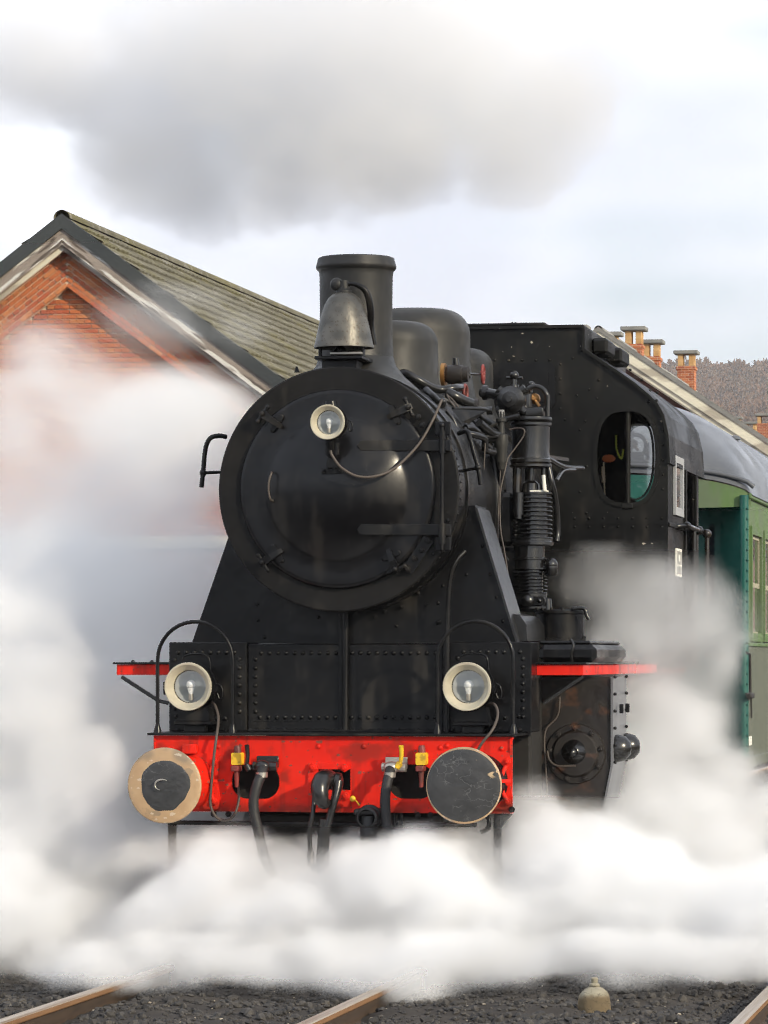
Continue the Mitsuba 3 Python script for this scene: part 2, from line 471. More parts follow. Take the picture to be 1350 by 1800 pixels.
def pebbles(n, lo, hi, sub_seed):
    r = np.random.default_rng(sub_seed)
    base = trimesh.creation.icosahedron()
    bv, bf = np.array(base.vertices), np.array(base.faces)
    x, y = r.uniform(-2.9, 4.2, n), r.uniform(-4.0, 0.2, n)
    keep = np.ones(n, bool)
    for rx in RAIL_X:
        keep &= np.abs(x - rx) > 0.075
    x, y = x[keep], y[keep]
    n = len(x)
    s = lo * (hi / lo) ** (r.random(n) ** 2.2)
    v = bv[None] * (1 + 0.5 * (r.random((n, 12, 1)) - 0.5)) * s[:, None, None] * r.uniform(0.6, 1.25, (n, 1, 3))
    a = r.uniform(0, 2 * PI, n)
    ca, sa = np.cos(a)[:, None], np.sin(a)[:, None]
    v = np.stack([v[..., 0] * ca - v[..., 1] * sa, v[..., 0] * sa + v[..., 1] * ca, v[..., 2] * 0.8], -1)
    v += np.stack([x, y, ground_z(x, y) + 0.25 * s], -1)[:, None]
    f = bf[None] + (np.arange(n) * 12)[:, None, None]
    return mesh(v.reshape(-1, 3), f.reshape(-1, 3))


k = add(None, 'ballast_stones', pebbles(15000, 0.007, 0.032, 7), STONE, smooth=False)
labels[k] = {'label': 'loose dark cinders and small stones between the rails', 'category': 'ballast', 'kind': 'stuff'}
k = add(None, 'pale_pebbles', pebbles(260, 0.005, 0.014, 8), PEBBLE, smooth=False)
labels[k] = {'label': 'scattered pale pebbles lying on the dark cinders', 'category': 'pebbles', 'kind': 'stuff'}


def rail_meshes(x, y0, y1):
    foot = [(-0.062, -0.145), (0.062, -0.145), (0.062, -0.135), (0.012, -0.118), (0.009, -0.045), (0.030, -0.036), (0.034, -0.030), (0.035, -0.008)]
    prof = foot + [(-a, b) for a, b in foot[::-1][:-1]]
    side = plate(Polygon(prof), y0, y1)
    v = np.array(side.vertices)
    side = mesh(v + [x, 0, 0], side.faces)
    head = [(0.0352, -0.009)] + [(0.0352 - 0.012 + 0.012 * math.cos(t), -0.012 + 0.012 * math.sin(t)) for t in np.linspace(0.2, PI / 2, 5)]
    head = head + [(-a, b) for a, b in head[::-1]]
    top = plate(Polygon(head), y0, y1)
    return side, mesh(np.array(top.vertices) + [x, 0, 0], top.faces)


tr = thing('railway_track', 'rusty rails running in under the steaming locomotive', 'railway track')
tr2 = thing('railway_track', 'rusty rail of the next track at the bottom right corner, right of the concrete marker', 'railway track')
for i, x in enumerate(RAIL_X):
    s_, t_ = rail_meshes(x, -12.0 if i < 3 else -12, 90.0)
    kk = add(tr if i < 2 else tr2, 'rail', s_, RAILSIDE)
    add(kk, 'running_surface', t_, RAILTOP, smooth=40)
sleep = mikit.ply(cbox(-1.25, 1.25, -0.12, 0.12, -0.30, -0.147, 0.01), FRAMEB, smooth=False)
for i in range(9):
    put(tr, 'sleeper', sleep, T().translate([-0.07, -3.9 + 0.62 * i, 0]))
    put(tr2, 'sleeper', sleep, T().translate([3.52, -3.7 + 0.62 * i, 0]))

mk = thing('ground_marker', 'small weathered concrete marker with a knobbed cap standing in the cinders between the tracks', 'marker')
b0 = W(1045, 1779, -2.2)
mb = (CAM + ray(1045, 1779) * ((-0.075 - CAM[2]) / ray(1045, 1779)[2]))
bx, by, bz = mb
body = lathe([(0.0, 0.135), (0.022, 0.135), (0.040, 0.128), (0.066, 0.108), (0.078, 0.090), (0.083, 0.068), (0.088, 0.0), (0.09, -0.05)], (bx, by, bz), n=40)
v = np.array(body.vertices)
v += (meshkit.fbm(v * 22, 3, 4)[:, None] - 0.5) * 0.014 * np.array([1, 1, 0.5])
add(mk, 'base', mesh(v, body.faces), CONC, smooth=50)
add(mk, 'cap', lathe([(0, 0.184), (0.015, 0.183), (0.020, 0.176), (0.018, 0.160), (0.016, 0.154), (0.026, 0.150), (0.029, 0.142), (0.026, 0.136), (0.016, 0.134)], (bx, by, bz), n=20), CONC, smooth=40)

# ------------------------------------------------------------------ hills
hx = np.linspace(-900, 1500, 121)
hy = np.concatenate([np.linspace(700, 2300, 81), np.linspace(2350, 3200, 10)])


def hill_z(x, y):
    p = np.stack([x, y, 0 * x], -1)
    lat = (x - CAM[0]) * RIGHT[0] + (y - CAM[1]) * RIGHT[1]
    up = np.clip((y - 750) / 1150, 0, 1)
    z = 147 * up ** 0.85 + 28 * (meshkit.fbm(p * 0.004, 3, 3) - 0.5) * up
    side = np.clip((lat + 30) / 150, 0, 1)                    # the ridge falls away to the left
    return z * (0.35 + 0.65 * side * side * (3 - 2 * side)) - 3


HX, HY = np.meshgrid(hx, hy, indexing='ij')
k = add(None, 'hill', grid(np.stack([HX, HY, hill_z(HX, HY)], -1)), HILLM, smooth=True)
labels[k] = {'label': 'brown wooded hillside in the far background', 'kind': 'structure'}


def wood(n, seed):
    r = np.random.default_rng(seed)
    lat, dep = r.uniform(60, 330, n), r.uniform(900, 2080, n)
    x = CAM[0] + RIGHT[0] * lat + DIRV[0] * dep
    y = CAM[1] + RIGHT[1] * lat + DIRV[1] * dep
    z = hill_z(x, y)
    h = r.uniform(6, 11, n) * (0.7 + 0.6 * meshkit.noise(np.stack([x * .02, y * .02, 0 * x], -1), 4))
    m = 60
    # twigs: thin blades that fan out from the trunk through the crown
    a, e = r.uniform(0, 2 * PI, (n, m)), r.uniform(-0.1, 1.45, (n, m))
    root = r.uniform(0.15, 0.6, (n, m)) * h[:, None]
    ln = r.uniform(0.22, 0.48, (n, m)) * h[:, None] * np.cos(0.35 * e)
    p0 = np.stack([x[:, None] + 0 * a, y[:, None] + 0 * a, z[:, None] + root], -1)
    p0[..., :2] += r.normal(0, 0.05, (n, m, 2)) * h[:, None, None]
    dv = np.stack([np.cos(a) * np.cos(e), np.sin(a) * np.cos(e), np.sin(e)], -1)
    p1 = p0 + dv * ln[..., None]
    w = np.cross(dv, r.normal(0, 1, (n, m, 3)))
    w /= np.linalg.norm(w, axis=-1, keepdims=True)
    w *= (0.05 * h)[:, None, None] * r.uniform(0.5, 1.6, (n, m, 1))
    v = np.stack([p0 - w * .4, p0 + w * .4, p1 + w, p1 - w * .6], 2).reshape(-1, 3)
    q = np.arange(n * m)[:, None] * 4
    f = np.vstack([q + [0, 1, 2], q + [0, 2, 3]])
    tv = np.stack([x, y, z], -1)
    parts_ = [(v, f)]
    ang = np.arange(3) * 2 * PI / 3
    ringv = np.stack([np.cos(ang), np.sin(ang), 0 * ang], 1)
    lo_ = tv[:, None] + ringv[None] * (0.028 * h)[:, None, None]
    hi_ = tv[:, None] + [0, 0, 1] * (0.75 * h)[:, None, None] + ringv[None] * (0.008 * h)[:, None, None]
    tv2 = np.concatenate([lo_, hi_], 1).reshape(-1, 3)
    o = np.arange(n)[:, None] * 6 + len(v)
    tf = np.vstack([np.vstack([o + [j, (j + 1) % 3, 3 + (j + 1) % 3], o + [j, 3 + (j + 1) % 3, 3 + j]]) for j in range(3)])
    return mesh(np.vstack([v, tv2]), np.vstack([f, tf]))


k = add(None, 'bare_wood', wood(5200, 3), TWIGA, smooth=False)
labels[k] = {'label': 'leafless brown wood covering the far hillside', 'category': 'wood', 'kind': 'stuff'}
k = add(None, 'grey_wood', wood(1500, 5), TWIGB, smooth=False)
labels[k] = {'label': 'paler grey leafless trees scattered through the hillside wood', 'category': 'wood', 'kind': 'stuff'}

# ------------------------------------------------------------------ brick engine shed on the left
shed = thing('brick_shed', 'red brick gabled shed with a mossy tiled roof, left of the locomotive behind the steam', 'building')
YG, AX, AZ, HW, PITCH = 34.5, -11.12, 8.55, 6.6, 0.745
YB = 61.0
CO = 1 / math.hypot(1, PITCH)
EZ = AZ - PITCH * HW


def on_slope(s, d, sgn):
    """along the right (sgn 1) or left slope: s down the slope, d inwards below the verge line"""
    return AX + sgn * (s * CO - 0.0) - sgn * d * PITCH * CO, AZ - s * PITCH * CO - d * CO


wall_poly = Polygon([(AX - HW, -0.3), (AX + HW, -0.3), (AX + HW, EZ - 0.35), (AX, AZ - 0.40), (AX - HW, EZ - 0.35)])
WIN = []
holes = []
for wx, hw in WIN:
    holes.append(sbox(wx - hw, 3.62, wx + hw, 5.2).union(affinity.scale(Point(wx, 5.2).buffer(hw), 1, 0.45)))
wp = wall_poly
for h_ in holes:
    wp = wp.difference(h_)
gw = add(shed, 'gable_wall', plate(wp, YG + 0.19, YG + 0.45), MORTAR, smooth=False)
add(shed, 'side_wall', cbox(AX + HW - 0.4, AX + HW - 0.002, YG + 0.453, YB, -0.3, EZ - 0.3, 0.01), FARB, smooth=False)
add(shed, 'side_wall', cbox(AX - HW + 0.002, AX - HW + 0.4, YG + 0.453, YB, -0.3, EZ - 0.3, 0.01), FARB, smooth=False)
add(shed, 'back_wall', plate(wall_poly, YB + 0.003, YB + 0.4), FARB, smooth=False)
add(shed, 'stone_band', cbox(AX - HW, AX + HW, YG + 0.08, YG + 0.183, 3.46, 3.60, 0.015), CORNICE, smooth=False)

# bricks: raking courses along the verge (proud), level courses in the panel below (set back)
BL, BH, JT = 0.219, 0.0625, 0.014
band_n = 7
bricks = []                                       # (x, z, angle, length, depth y)
band_d0 = 0.30
for sgn in (1, -1):
    for c in range(band_n):
        d = band_d0 + (c + 0.5) * (BH + JT)
        s = d * PITCH + 0.006
        first = c % 2 == 1
        while s < HW / CO - 0.3:
            hdr = (c % 3 == 1)
            ln = BL if not (hdr or first) else 0.105
            first = False
            x, z = on_slope(s + ln / 2, d, sgn)
            bricks.append((x, z, -sgn * math.atan(PITCH), ln, YG, rng.normal(0, 0.004)))
            s += ln + JT
inner_d = band_d0 + band_n * (BH + JT) - 0.06
for r_ in range(int((AZ - 0.2) / (BH + JT))):
    z = AZ - 0.75 - (r_ + 0.5) * (BH + JT)
    if z < 2.2 or 3.42 < z < 3.64:
        continue
    half = (AZ - inner_d / CO - z) / PITCH - 0.03
    if half < 0.1:
        continue
    off = 0.117 if r_ % 2 else 0.0
    hdr = (r_ % 3 == 1)
    ln = BL if not hdr else 0.105
    x = AX - half + off * 0.3
    x = AX + math.floor((x - AX) / (ln + JT)) * (ln + JT) + off
    while x < AX + half:
        a, b = max(x, AX - half), min(x + ln, AX + half)
        c = 0.5 * (a + b)
        clear = all(not (abs(c - wx) < hw + 0.1 and 3.6 < z < 5.45) for wx, hw in WIN)
        if b - a > 0.04 and clear:
            bricks.append((c, z, 0.0, b - a, YG + 0.165, rng.normal(0, 0.003)))
        x += ln + JT


def brick_mesh(ln):
    return cbox(-ln / 2, ln / 2, 0, 0.06, -BH / 2, BH / 2, 0.005)


def clearness(b):
    rel = np.array([b[0], b[4], b[1]]) - CAM
    dep = rel @ DIRV
    px, py = 675 + FOC * (rel @ RIGHT) / dep, 1155 - FOC * rel[2] / dep
    if px < -10 or px > 480 or (b[2] and b[2] < 0 and py > 640):
        return 9e9
    return py - 0.9 * max(0, 60 - px) + (0 if b[2] else 60)


order = sorted(range(len(bricks)), key=lambda i: clearness(bricks[i]))
front = set(order[:298])
shared_bricks = {}
rest = {m: [] for m in BRICKS}
for i, (x, z, ang, ln, y, dy) in enumerate(bricks):
    m = BRICKS[int(rng.choice(3, p=[0.5, 0.28, 0.22]))]
    if i in front:
        q = (round(ln, 2), m)
        if q not in shared_bricks:
            shared_bricks[q] = mikit.ply(brick_mesh(q[0]), m)
        put(gw, 'brick', shared_bricks[q], T().translate([x, y + dy, z]).rotate([0, 1, 0], -math.degrees(ang)))
    else:
        bm = brick_mesh(ln)
        v = np.array(bm.vertices)
        ca, sa = math.cos(ang), math.sin(ang)
        rest[m].append(mesh(np.stack([x + v[:, 0] * ca - v[:, 2] * sa, y + dy + v[:, 1], z + v[:, 0] * sa + v[:, 2] * ca], 1), bm.faces))
for m in BRICKS:
    add(gw, 'brickwork', cat(rest[m]), m, smooth=False, kind='stuff')
# proud backing under the raking courses
for sgn in (1, -1):
    d0, d1 = band_d0 - 0.28, inner_d + 0.05
    pts = []
    for s, d in ((d0 * PITCH, d0), (HW / CO, d0), (HW / CO, d1), (d1 * PITCH, d1)):
        pts.append(on_slope(s, d, sgn))
    add(gw, 'raking_band', plate(Polygon(pts).buffer(0), YG + 0.022, YG + 0.160), MORTAR, smooth=False)

# roof slopes of tile courses, each course a step; the tiles' rolls run down the slope
for sgn in (1, -1):
    ys = np.arange(YG - 0.27, YB + 0.5, 0.05)
    L = (HW + 0.35) / CO
    step = 0.36
    rows = []
    for c in range(int(L / step)):
        s0 = L - c * step
        prof = [(s0 - step - 0.03, 0.012), (s0 - step * 0.5, 0.028), (s0, 0.052), (s0 + 0.003, 0.018)]
        P = np.zeros((len(ys), 4, 3))
        jit = 0.012 * np.sin(c * 12.9 + np.floor(ys / 0.25) * 7.3)
        roll = 0.014 * np.cos(2 * PI * (ys / 0.25 + 0.5 * (c % 2)))
        for j, (s, hgt) in enumerate(prof):
            hh = hgt + (roll if j < 3 else 0) + jit * 0.4
            ss = s + (jit if j > 1 else 0)
            P[:, j, 0] = AX + sgn * (ss * CO + hh * PITCH * CO)
            P[:, j, 1] = ys
            P[:, j, 2] = AZ + 0.02 - ss * PITCH * CO + hh * CO
        rows.append(grid(P))
    rf = key_of('roof_slope', shed)
    scene[rf] = mikit.ply(cat(rows), TILE, smooth=25)
    labels[rf] = {'kind': 'stuff'}
    # bargeboard, verge strip, soffit
    for nm, d0, d1, y0, y1, m in (('verge_strip', -0.05, 0.135, YG - 0.32, YG - 0.25, ZINC), ('bargeboard', 0.138, 0.33, YG - 0.28, YG - 0.21, PEEL), ('bargeboard', 0.28, 0.40, YG - 0.205, YG - 0.15, CORNICE if sgn < 0 else PEEL)):
        pts = []
        for s, d in ((d0 * PITCH, d0), (L + 0.02, d0), (L + 0.02, d1), (d1 * PITCH, d1)):
            pts.append(on_slope(s, d, sgn))
        add(shed, nm, plate(Polygon(pts), y0, y1), m, smooth=False)
    pts = [on_slope(s, d, sgn) for s, d in ((0.0, 0.004), (L - 0.03, 0.004), (L - 0.03, 0.03), (0.03, 0.03))]
    add(shed, 'soffit', plate(Polygon(pts), YG - 0.248, YB + 0.45), PEEL, smooth=False)
add(shed, 'ridge_capping', lathe([(0.13, 0.0), (0.13, YB - YG + 0.80)], (AX, YG - 0.30, AZ - 0.01), axis='y', n=12, arc=(0, PI)), TILE, smooth=40)

# ------------------------------------------------------------------ second gabled brick building behind the cab
ter = thing('brick_house', 'red brick gabled building with pale bargeboards and chimneys, behind the cab and coach', 'building')
YG2, YB2, HW2, P2 = 77.8, 101.0, 7.2, 0.675
AP = W(1056, 581, YG2)
AX2, AZ2 = AP[0], AP[2]
C2 = 1 / math.hypot(1, P2)
EZ2 = AZ2 - P2 * HW2


def on_slope2(s, d, sgn):
    return AX2 + sgn * s * C2 - sgn * d * P2 * C2, AZ2 - s * P2 * C2 - d * C2


g2 = add(ter, 'gable_wall', plate(Polygon([(AX2 - HW2, -0.3), (AX2 + HW2, -0.3), (AX2 + HW2, EZ2 - 0.5), (AX2, AZ2 - 0.5), (AX2 - HW2, EZ2 - 0.5)]), YG2 + 0.12, YG2 + 0.5), FARB, smooth=False)
add(ter, 'back_wall', plate(Polygon([(AX2 - HW2, -0.3), (AX2 + HW2, -0.3), (AX2 + HW2, EZ2 - 0.5), (AX2, AZ2 - 0.5), (AX2 - HW2, EZ2 - 0.5)]), YB2 - 0.4, YB2), FARB, smooth=False)
for sx in (-1, 1):
    add(ter, 'side_wall', cbox(AX2 + sx * (HW2 - .2) - .198, AX2 + sx * (HW2 - .2) + .198, YG2 + 0.503, YB2 - 0.41, -0.3, EZ2 - 0.4, 0.01), FARB, smooth=False)
L2 = (HW2 + 0.4) / C2
for sgn in (1, -1):
    for nm, d0, d1, y0, y1, m in (('verge_strip', -0.05, 0.055, YG2 - 0.52, YG2 - 0.45, CAPST), ('bargeboard', 0.058, 0.30, YG2 - 0.48, YG2 - 0.42, CORNICE), ('bargeboard', 0.25, 0.43, YG2 - 0.415, YG2 - 0.36, CORNICE), ('verge_moulding', 0.38, 0.47, YG2 - 0.355, YG2 + 0.0, CORNICE)):
        pts = [on_slope2(s_, d_, sgn) for s_, d_ in ((d0 * P2, d0), (L2, d0), (L2, d1), (d1 * P2, d1))]
        add(ter, nm, plate(Polygon(pts), y0, y1), m, smooth=False)
    # corbelled brick courses that step down along the rake
    pts = [on_slope2(s_, d_, sgn) for s_, d_ in ((0.47 * P2, 0.475), (L2 - .5, 0.475), (L2 - .5, 0.66), (0.66 * P2, 0.66))]
    add(g2, 'raking_course', plate(Polygon(pts), YG2 + 0.0, YG2 + 0.117), SOOT_SHADE_B, smooth=False)  # darker brick colour paints in the shade under the bargeboards
    n_ = 0
    s_ = 0.8
    while s_ < L2 - 0.6:
        x, z = on_slope2(s_, 0.78, sgn)
        st = rng.uniform(0.85, 1.15)
        add(g2, 'corbel', cat([cbox(x - 0.14, x + 0.14, YG2 + 0.02, YG2 + 0.118, z - 0.10 * st, z + 0.10, .008), cbox(x - 0.08, x + 0.08, YG2 + 0.05, YG2 + 0.118, z - 0.19 * st, z - 0.102 * st, .008)]), SOOT_SHADE_B, smooth=False)
        s_ += 0.40
    rows = []
    n_c = 24
    ys = np.linspace(YG2 - 0.5, YB2 + 0.4, 160)
    for c in range(n_c):
        a0, a1 = L2 * c / n_c, L2 * (c + 1) / n_c
        P = np.zeros((len(ys), 3, 3))
        for j, (s_, hh) in enumerate(((a0 - 0.03, 0.015), (a1, 0.05), (a1 + .002, 0.015))):
            P[:, j, 0] = AX2 + sgn * (s_ * C2 + hh * P2 * C2)
            P[:, j, 1] = ys
            P[:, j, 2] = AZ2 + 0.01 - s_ * P2 * C2 + hh * C2
        rows.append(grid(P))
    add(ter, 'roof_slope', cat(rows), SLATEW, smooth=20, kind='stuff')
add(ter, 'ridge_tiles', lathe([(0.12, 0), (0.12, YB2 - YG2 + 0.9)], (AX2, YG2 - 0.5, AZ2 - 0.03), axis='y', n=10, arc=(0, PI)), CAPST, smooth=40)


def chimney(parent, px, py_top, x_plane, w=0.62, drop=2.6):
    c = WX(px, py_top, x_plane)
    x, y, zt = c
    h = w / 2
    st = add(parent, 'chimney', cbox(x - h, x + h, y - h, y + h, zt - drop, zt - 0.50, 0.015), FARB, smooth=False)
    for sx in (-1, 1):
        for sy in (-1, 1):
            add(st, 'pier', cbox(x + sx * (h - 0.10) - 0.085, x + sx * (h - 0.10) + 0.085, y + sy * (h - 0.10) - 0.085, y + sy * (h - 0.10) + 0.085, zt - 0.498, zt - 0.12, 0.008), OCHRE, smooth=False)
    m = cbox(x - h - 0.11, x + h + 0.11, y - h - 0.11, y + h + 0.11, zt - 0.118, zt - 0.0, 0.02)
    add(st, 'cap', m, CAPST, smooth=False)
    add(st, 'string_course', cbox(x - h - 0.03, x + h + 0.03, y - h - 0.03, y + h + 0.03, zt - 0.62, zt - 0.52, 0.01), FARB, smooth=False)


chimney(ter, 1012, 573, W(1012, 573, 92.0)[0], w=0.62, drop=3.6)
chimney(ter, 1078, 584, AX2 + 0.05, w=0.30, drop=1.2)
for px, py in ((1115, 575), (1146, 598), (1207, 617)):
    chimney(ter, px, py, AX2, w=0.5 if px < 1200 else 0.56, drop=2.2)

far = thing('far_house', 'distant brick house with chimney stacks at the right edge, beyond the other roofs', 'building')
hc = W(1352, 800, 175.0)
hx0, hy0 = hc[0], hc[1]
zr = W(1340, 778, 175)[2]
add(far, 'wall', cbox(hx0 - 3.2, hx0 + 9, hy0 - 3, hy0 + 20, -0.3, zr - 3.0, 0.03), FARB, smooth=False)
add(far, 'roof', hull([(hx0 - 3.5, hy0 - 3.3, zr - 3.0), (hx0 + 9.3, hy0 - 3.3, zr - 3.0), (hx0 - 3.5, hy0 + 20.3, zr - 3.0), (hx0 + 9.3, hy0 + 20.3, zr - 3.0), (hx0 - 3.5, hy0 + 8, zr), (hx0 + 9.3, hy0 + 8, zr)]), SLATEW, smooth=False)
for px, py, yy, w in ((1347, 728, 176, 0.9), (1320, 742, 181, 0.62), (1297, 733, 187, 0.34)):
    c = W(px, py, yy)
    chimney(far, px, py, c[0], w=w, drop=3.8)

# ------------------------------------------------------------------ steam locomotive
loco = thing('steam_locomotive', 'black steam locomotive with red buffer beam, bell and round lamps, standing in steam', 'steam locomotive')
rivet_m = lathe([(1.0, 0.0), (0.97, 0.28), (0.72, 0.62), (0.35, 0.8), (0.0, 0.86)], axis='-y', n=10)


def rivets(parent, pts, r=0.017, m=BLACK, name='rivet'):
    sh = mikit.ply(rivet_m, m, smooth=60)
    for p in pts:
        put(parent, name, sh, T().translate([float(t) for t in p]).scale(r))


hexm = lathe([(1.0, 0.0), (1.0, 0.55), (0.85, 0.7), (0.0, 0.7)], axis='-y', n=6)


def bolts(parent, pts, r, m=BLACK, name='bolt'):
    sh = mikit.ply(cat([hexm, lathe([(0.55, 0.6), (0.55, 1.2), (0.4, 1.35), (0, 1.35)], axis='-y', n=10)]), m, smooth=25)
    for p in pts:
        put(parent, name, sh, T().translate([float(t) for t in p]).rotate([0, 1, 0], float(rng.uniform(0, 60))).scale(r))


V_BEAM, V_PLATE = 0.62, 1.10
# --- buffer beam
bz0, bz1 = W(585, 1428, V_BEAM)[2], W(585, 1294, V_BEAM)[2]
bx0, bx1 = W(270, 1300, V_BEAM)[0], W(900, 1300, V_BEAM)[0]


def slot(pxa, pxb, pya, pyb, v, rr):
    a, b = W(pxa, pyb, v), W(pxb, pya, v)
    return sbox(a[0] + rr, a[2] + rr, b[0] - rr, b[2] - rr).buffer(rr, quad_segs=10)


slots = [slot(407, 491, 1344, 1404, V_BEAM, 0.095), slot(682, 764, 1344, 1404, V_BEAM, 0.095)]
bp = sbox(bx0, bz0, bx1, bz1)
for s_ in slots:
    bp = bp.difference(s_)
bp = bp.difference(sbox(-0.10, 1.0, 0.10, 1.13))
beam = add(loco, 'buffer_beam', plate(bp, V_BEAM, V_BEAM + 0.022), RED, smooth=False)
add(beam, 'flange', cat([cbox(bx0 + .002, bx1 - .002, V_BEAM + 0.024, V_BEAM + 0.10, bz1 - 0.016, bz1 - .002), cbox(bx0 + .002, bx1 - .002, V_BEAM + 0.024, V_BEAM + 0.10, bz0 + .002, bz0 + 0.02)]), RED, smooth=False)
add(loco, 'frame', cat([cbox(bx0 + 0.25, bx1 - 0.25, 0.80, 1.5, 0.86, 1.30, 0.01), cbox(-0.62, -0.58, 1.51, 6.5, 0.55, 1.6, 0.01), cbox(0.58, 0.62, 1.51, 6.5, 0.55, 1.6, 0.01)]), DARKHOLE, smooth=False)
# sheet over the beam
add(loco, 'platform', cbox(bx0 - 0.03, bx1 + 0.02, V_BEAM - 0.045, V_PLATE + 0.1, bz1 + 0.002, bz1 + 0.016, 0.003), BLACK, smooth=False)

# --- riveted front plates
zt = W(616, 1132, V_PLATE)[2]
zb = bz1 + 0.017
pl, pr_ = W(297, 1200, V_PLATE - 0.03)[0], W(934, 1200, V_PLATE - 0.03)[0]
il, ir = W(435, 1200, V_PLATE)[0], W(779, 1200, V_PLATE)[0]
cp = add(loco, 'centre_plate', cat([cbox(il + 0.002, ir - 0.002, V_PLATE, V_PLATE + 0.35, zb, zt, 0.005), cbox(il + 0.02, ir - 0.02, V_PLATE - 0.004, V_PLATE - 0.001, zb + 0.06, zb + 0.07, 0.001)]), BLACK, smooth=False)
lp = add(loco, 'side_plate', cbox(pl, il, V_PLATE - 0.03, V_PLATE + 0.32, zb, zt + 0.012, 0.006), BLACK, smooth=False)
rp = add(loco, 'side_plate', cbox(ir, pr_, V_PLATE - 0.03, V_PLATE + 0.32, zb, zt + 0.012, 0.006), BLACK, smooth=False)


def rv(pts, v):
    return [W(a, b, v) for a, b in pts]


vs = V_PLATE - 0.03
rivets(lp, rv([(313 + i * 14.1, 1147) for i in range(8)] + [(421, 1159 + i * 15.3) for i in range(7)] + [(307, 1160), (307, 1245), (310, 1259)] + [(352 + i * 14.5, 1263) for i in range(4)], vs), 0.0155)
rivets(rp, rv([(815 + i * 14.2, 1146) for i in range(8)] + [(919, 1158 + i * 14.6) for i in range(8)] + [(805, 1157), (806, 1250), (912, 1259)] + [(858 + i * 14.5, 1262) for i in range(3)] + [(784, 1157 + i * 15.4) for i in range(7)], vs), 0.0155)
rivets(cp, rv([(459 + i * 14.65, 1148) for i in range(10)] + [(619 + i * 14.6, 1148) for i in range(11)] + [(449, 1159 + i * 15.3) for i in range(7)] + [(457 + i * 14.7, 1261) for i in range(10)] + [(618 + i * 14.7, 1261) for i in range(11)] + [(768, 1159 + i * 15.3) for i in range(7)], V_PLATE), 0.0145)
bolts(cp, rv([(452 + i * 16.5, 1283) for i in range(20)], V_PLATE - 0.02), 0.012)
add(cp, 'foot_angle', cbox(il + 0.01, ir - 0.01, V_PLATE - 0.055, V_PLATE - 0.001, zb + 0.0, zb + 0.014, 0.003), BLACK, smooth=False)
bolts(lp, rv([(312 + i * 17, 1283) for i in range(6)], vs - 0.02), 0.012)
bolts(rp, rv([(795 + i * 17, 1282) for i in range(8)], vs - 0.02), 0.012)
# vertical seam bar and pipe
q0, q1 = W(607, 1078, 1.07), W(607, 1289, 1.07)
add(loco, 'drain_pipe', cat([rod(q0, q1, 0.021, 14), cbox(q0[0] - 0.045, q0[0] + 0.0, 1.085, 1.098, zb, q0[2] + 0.02, 0.003)]), BLACK, smooth=40)
add(loco, 'vertical_pipe', tube([W(818, 968, 1.0), W(800, 990, 0.97), W(790, 1030, 0.98), W(787, 1100, 1.0), W(786, 1200, 1.02), W(786, 1289, 1.04)], 0.0135), PIPE, smooth=60)

# --- smokebox saddle
sa = [W(337, 1131, 1.14), W(403, 940, 1.14), W(835, 888, 1.14), W(907, 1131, 1.14)]
sd = Polygon([(p[0], p[2]) for p in sa])
sad = add(loco, 'saddle', plate(sd, 1.14, 1.55), BLACK, smooth=False)
ex = sa[2] + (sa[3] - sa[2]) * 0.0
e0, e1 = sa[2] + [0.004, 0, -0.02], sa[3] + [0.004, 0, 0.0]
add(sad, 'edge_plate', mesh(*[np.array([[e0[0], 1.11, e0[2]], [e1[0], 1.11, e1[2]], [e1[0], 1.58, e1[2]], [e0[0], 1.58, e0[2]], [e0[0] + .014, 1.11, e0[2] + .004], [e1[0] + .014, 1.11, e1[2]], [e1[0] + .014, 1.58, e1[2]], [e0[0] + .014, 1.58, e0[2] + .004]]), np.array([[0, 1, 2], [0, 2, 3], [4, 6, 5], [4, 7, 6], [0, 4, 5], [0, 5, 1], [3, 2, 6], [3, 6, 7], [0, 3, 7], [0, 7, 4], [1, 5, 6], [1, 6, 2]])]), PIPE, smooth=False)
rivets(sad, rv([(452, 1063), (453, 1090), (697, 1100), (769, 1095), (779, 1030), (770, 1060), (848, 960), (862, 1010), (873, 1050), (884, 1092), (820, 1010), (465, 1120), (560, 1085)], 1.14), 0.012)
bolts(sad, rv([(660, 1084), (677, 1075), (705, 1066), (735, 1042), (750, 1062), (772, 1093)], 1.13), 0.015)
# covers beside the saddle, right
p_ = W(905, 1095, 1.5)
add(loco, 'steam_pipe_cover', hull([(x, y, z) for y in (1.25, 2.0) for x, z in [(p_[0] - 0.14, 1.90), (p_[0] + 0.115, 1.90), (p_[0] + 0.11, 2.0), (p_[0] + 0.07, 2.055), (p_[0] - 0.02, 2.075), (p_[0] - 0.14, 2.075)]]), PIPE, smooth=40)

# --- smokebox barrel, ring, door
SZ = W(594, 860, 0.75)[2]
SV = 0.74
R0 = 0.742
sb = add(loco, 'smokebox', lathe([(0.60, 0.03), (R0 - 0.012, 0.03), (R0 - 0.004, 0.04), (R0 - 0.004, 0.06), (R0 - 0.012, 0.07), (R0 - 0.012, 1.9), (R0 - 0.02, 1.905), (R0 - 0.02, 5.2)], (0, SV, SZ), axis='y', n=96), BLACK, smooth=30)
add(sb, 'front_ring', lathe([(0.50, 0.02), (0.50, 0.0), (R0 - 0.008, 0.0), (R0, -0.008), (R0, -0.028), (R0 - 0.014, -0.03), (R0 - 0.016, -0.05)], (0, SV, SZ), axis='-y', n=128), MATT, smooth=25)
for d in (0.34, 1.86, 3.2):
    add(sb, 'band', lathe([(R0 - 0.012, d), (R0 + 0.001, d), (R0 + 0.001, d + 0.05), (R0 - 0.012, d + 0.05)], (0, SV, SZ), axis='y', n=96), BLACK, smooth=30)
a = np.radians(np.linspace(-65, 60, 34))
barrel_rivet = mikit.ply(ball((0, 0, 0), 0.0075, 1), BLACK, smooth=True)
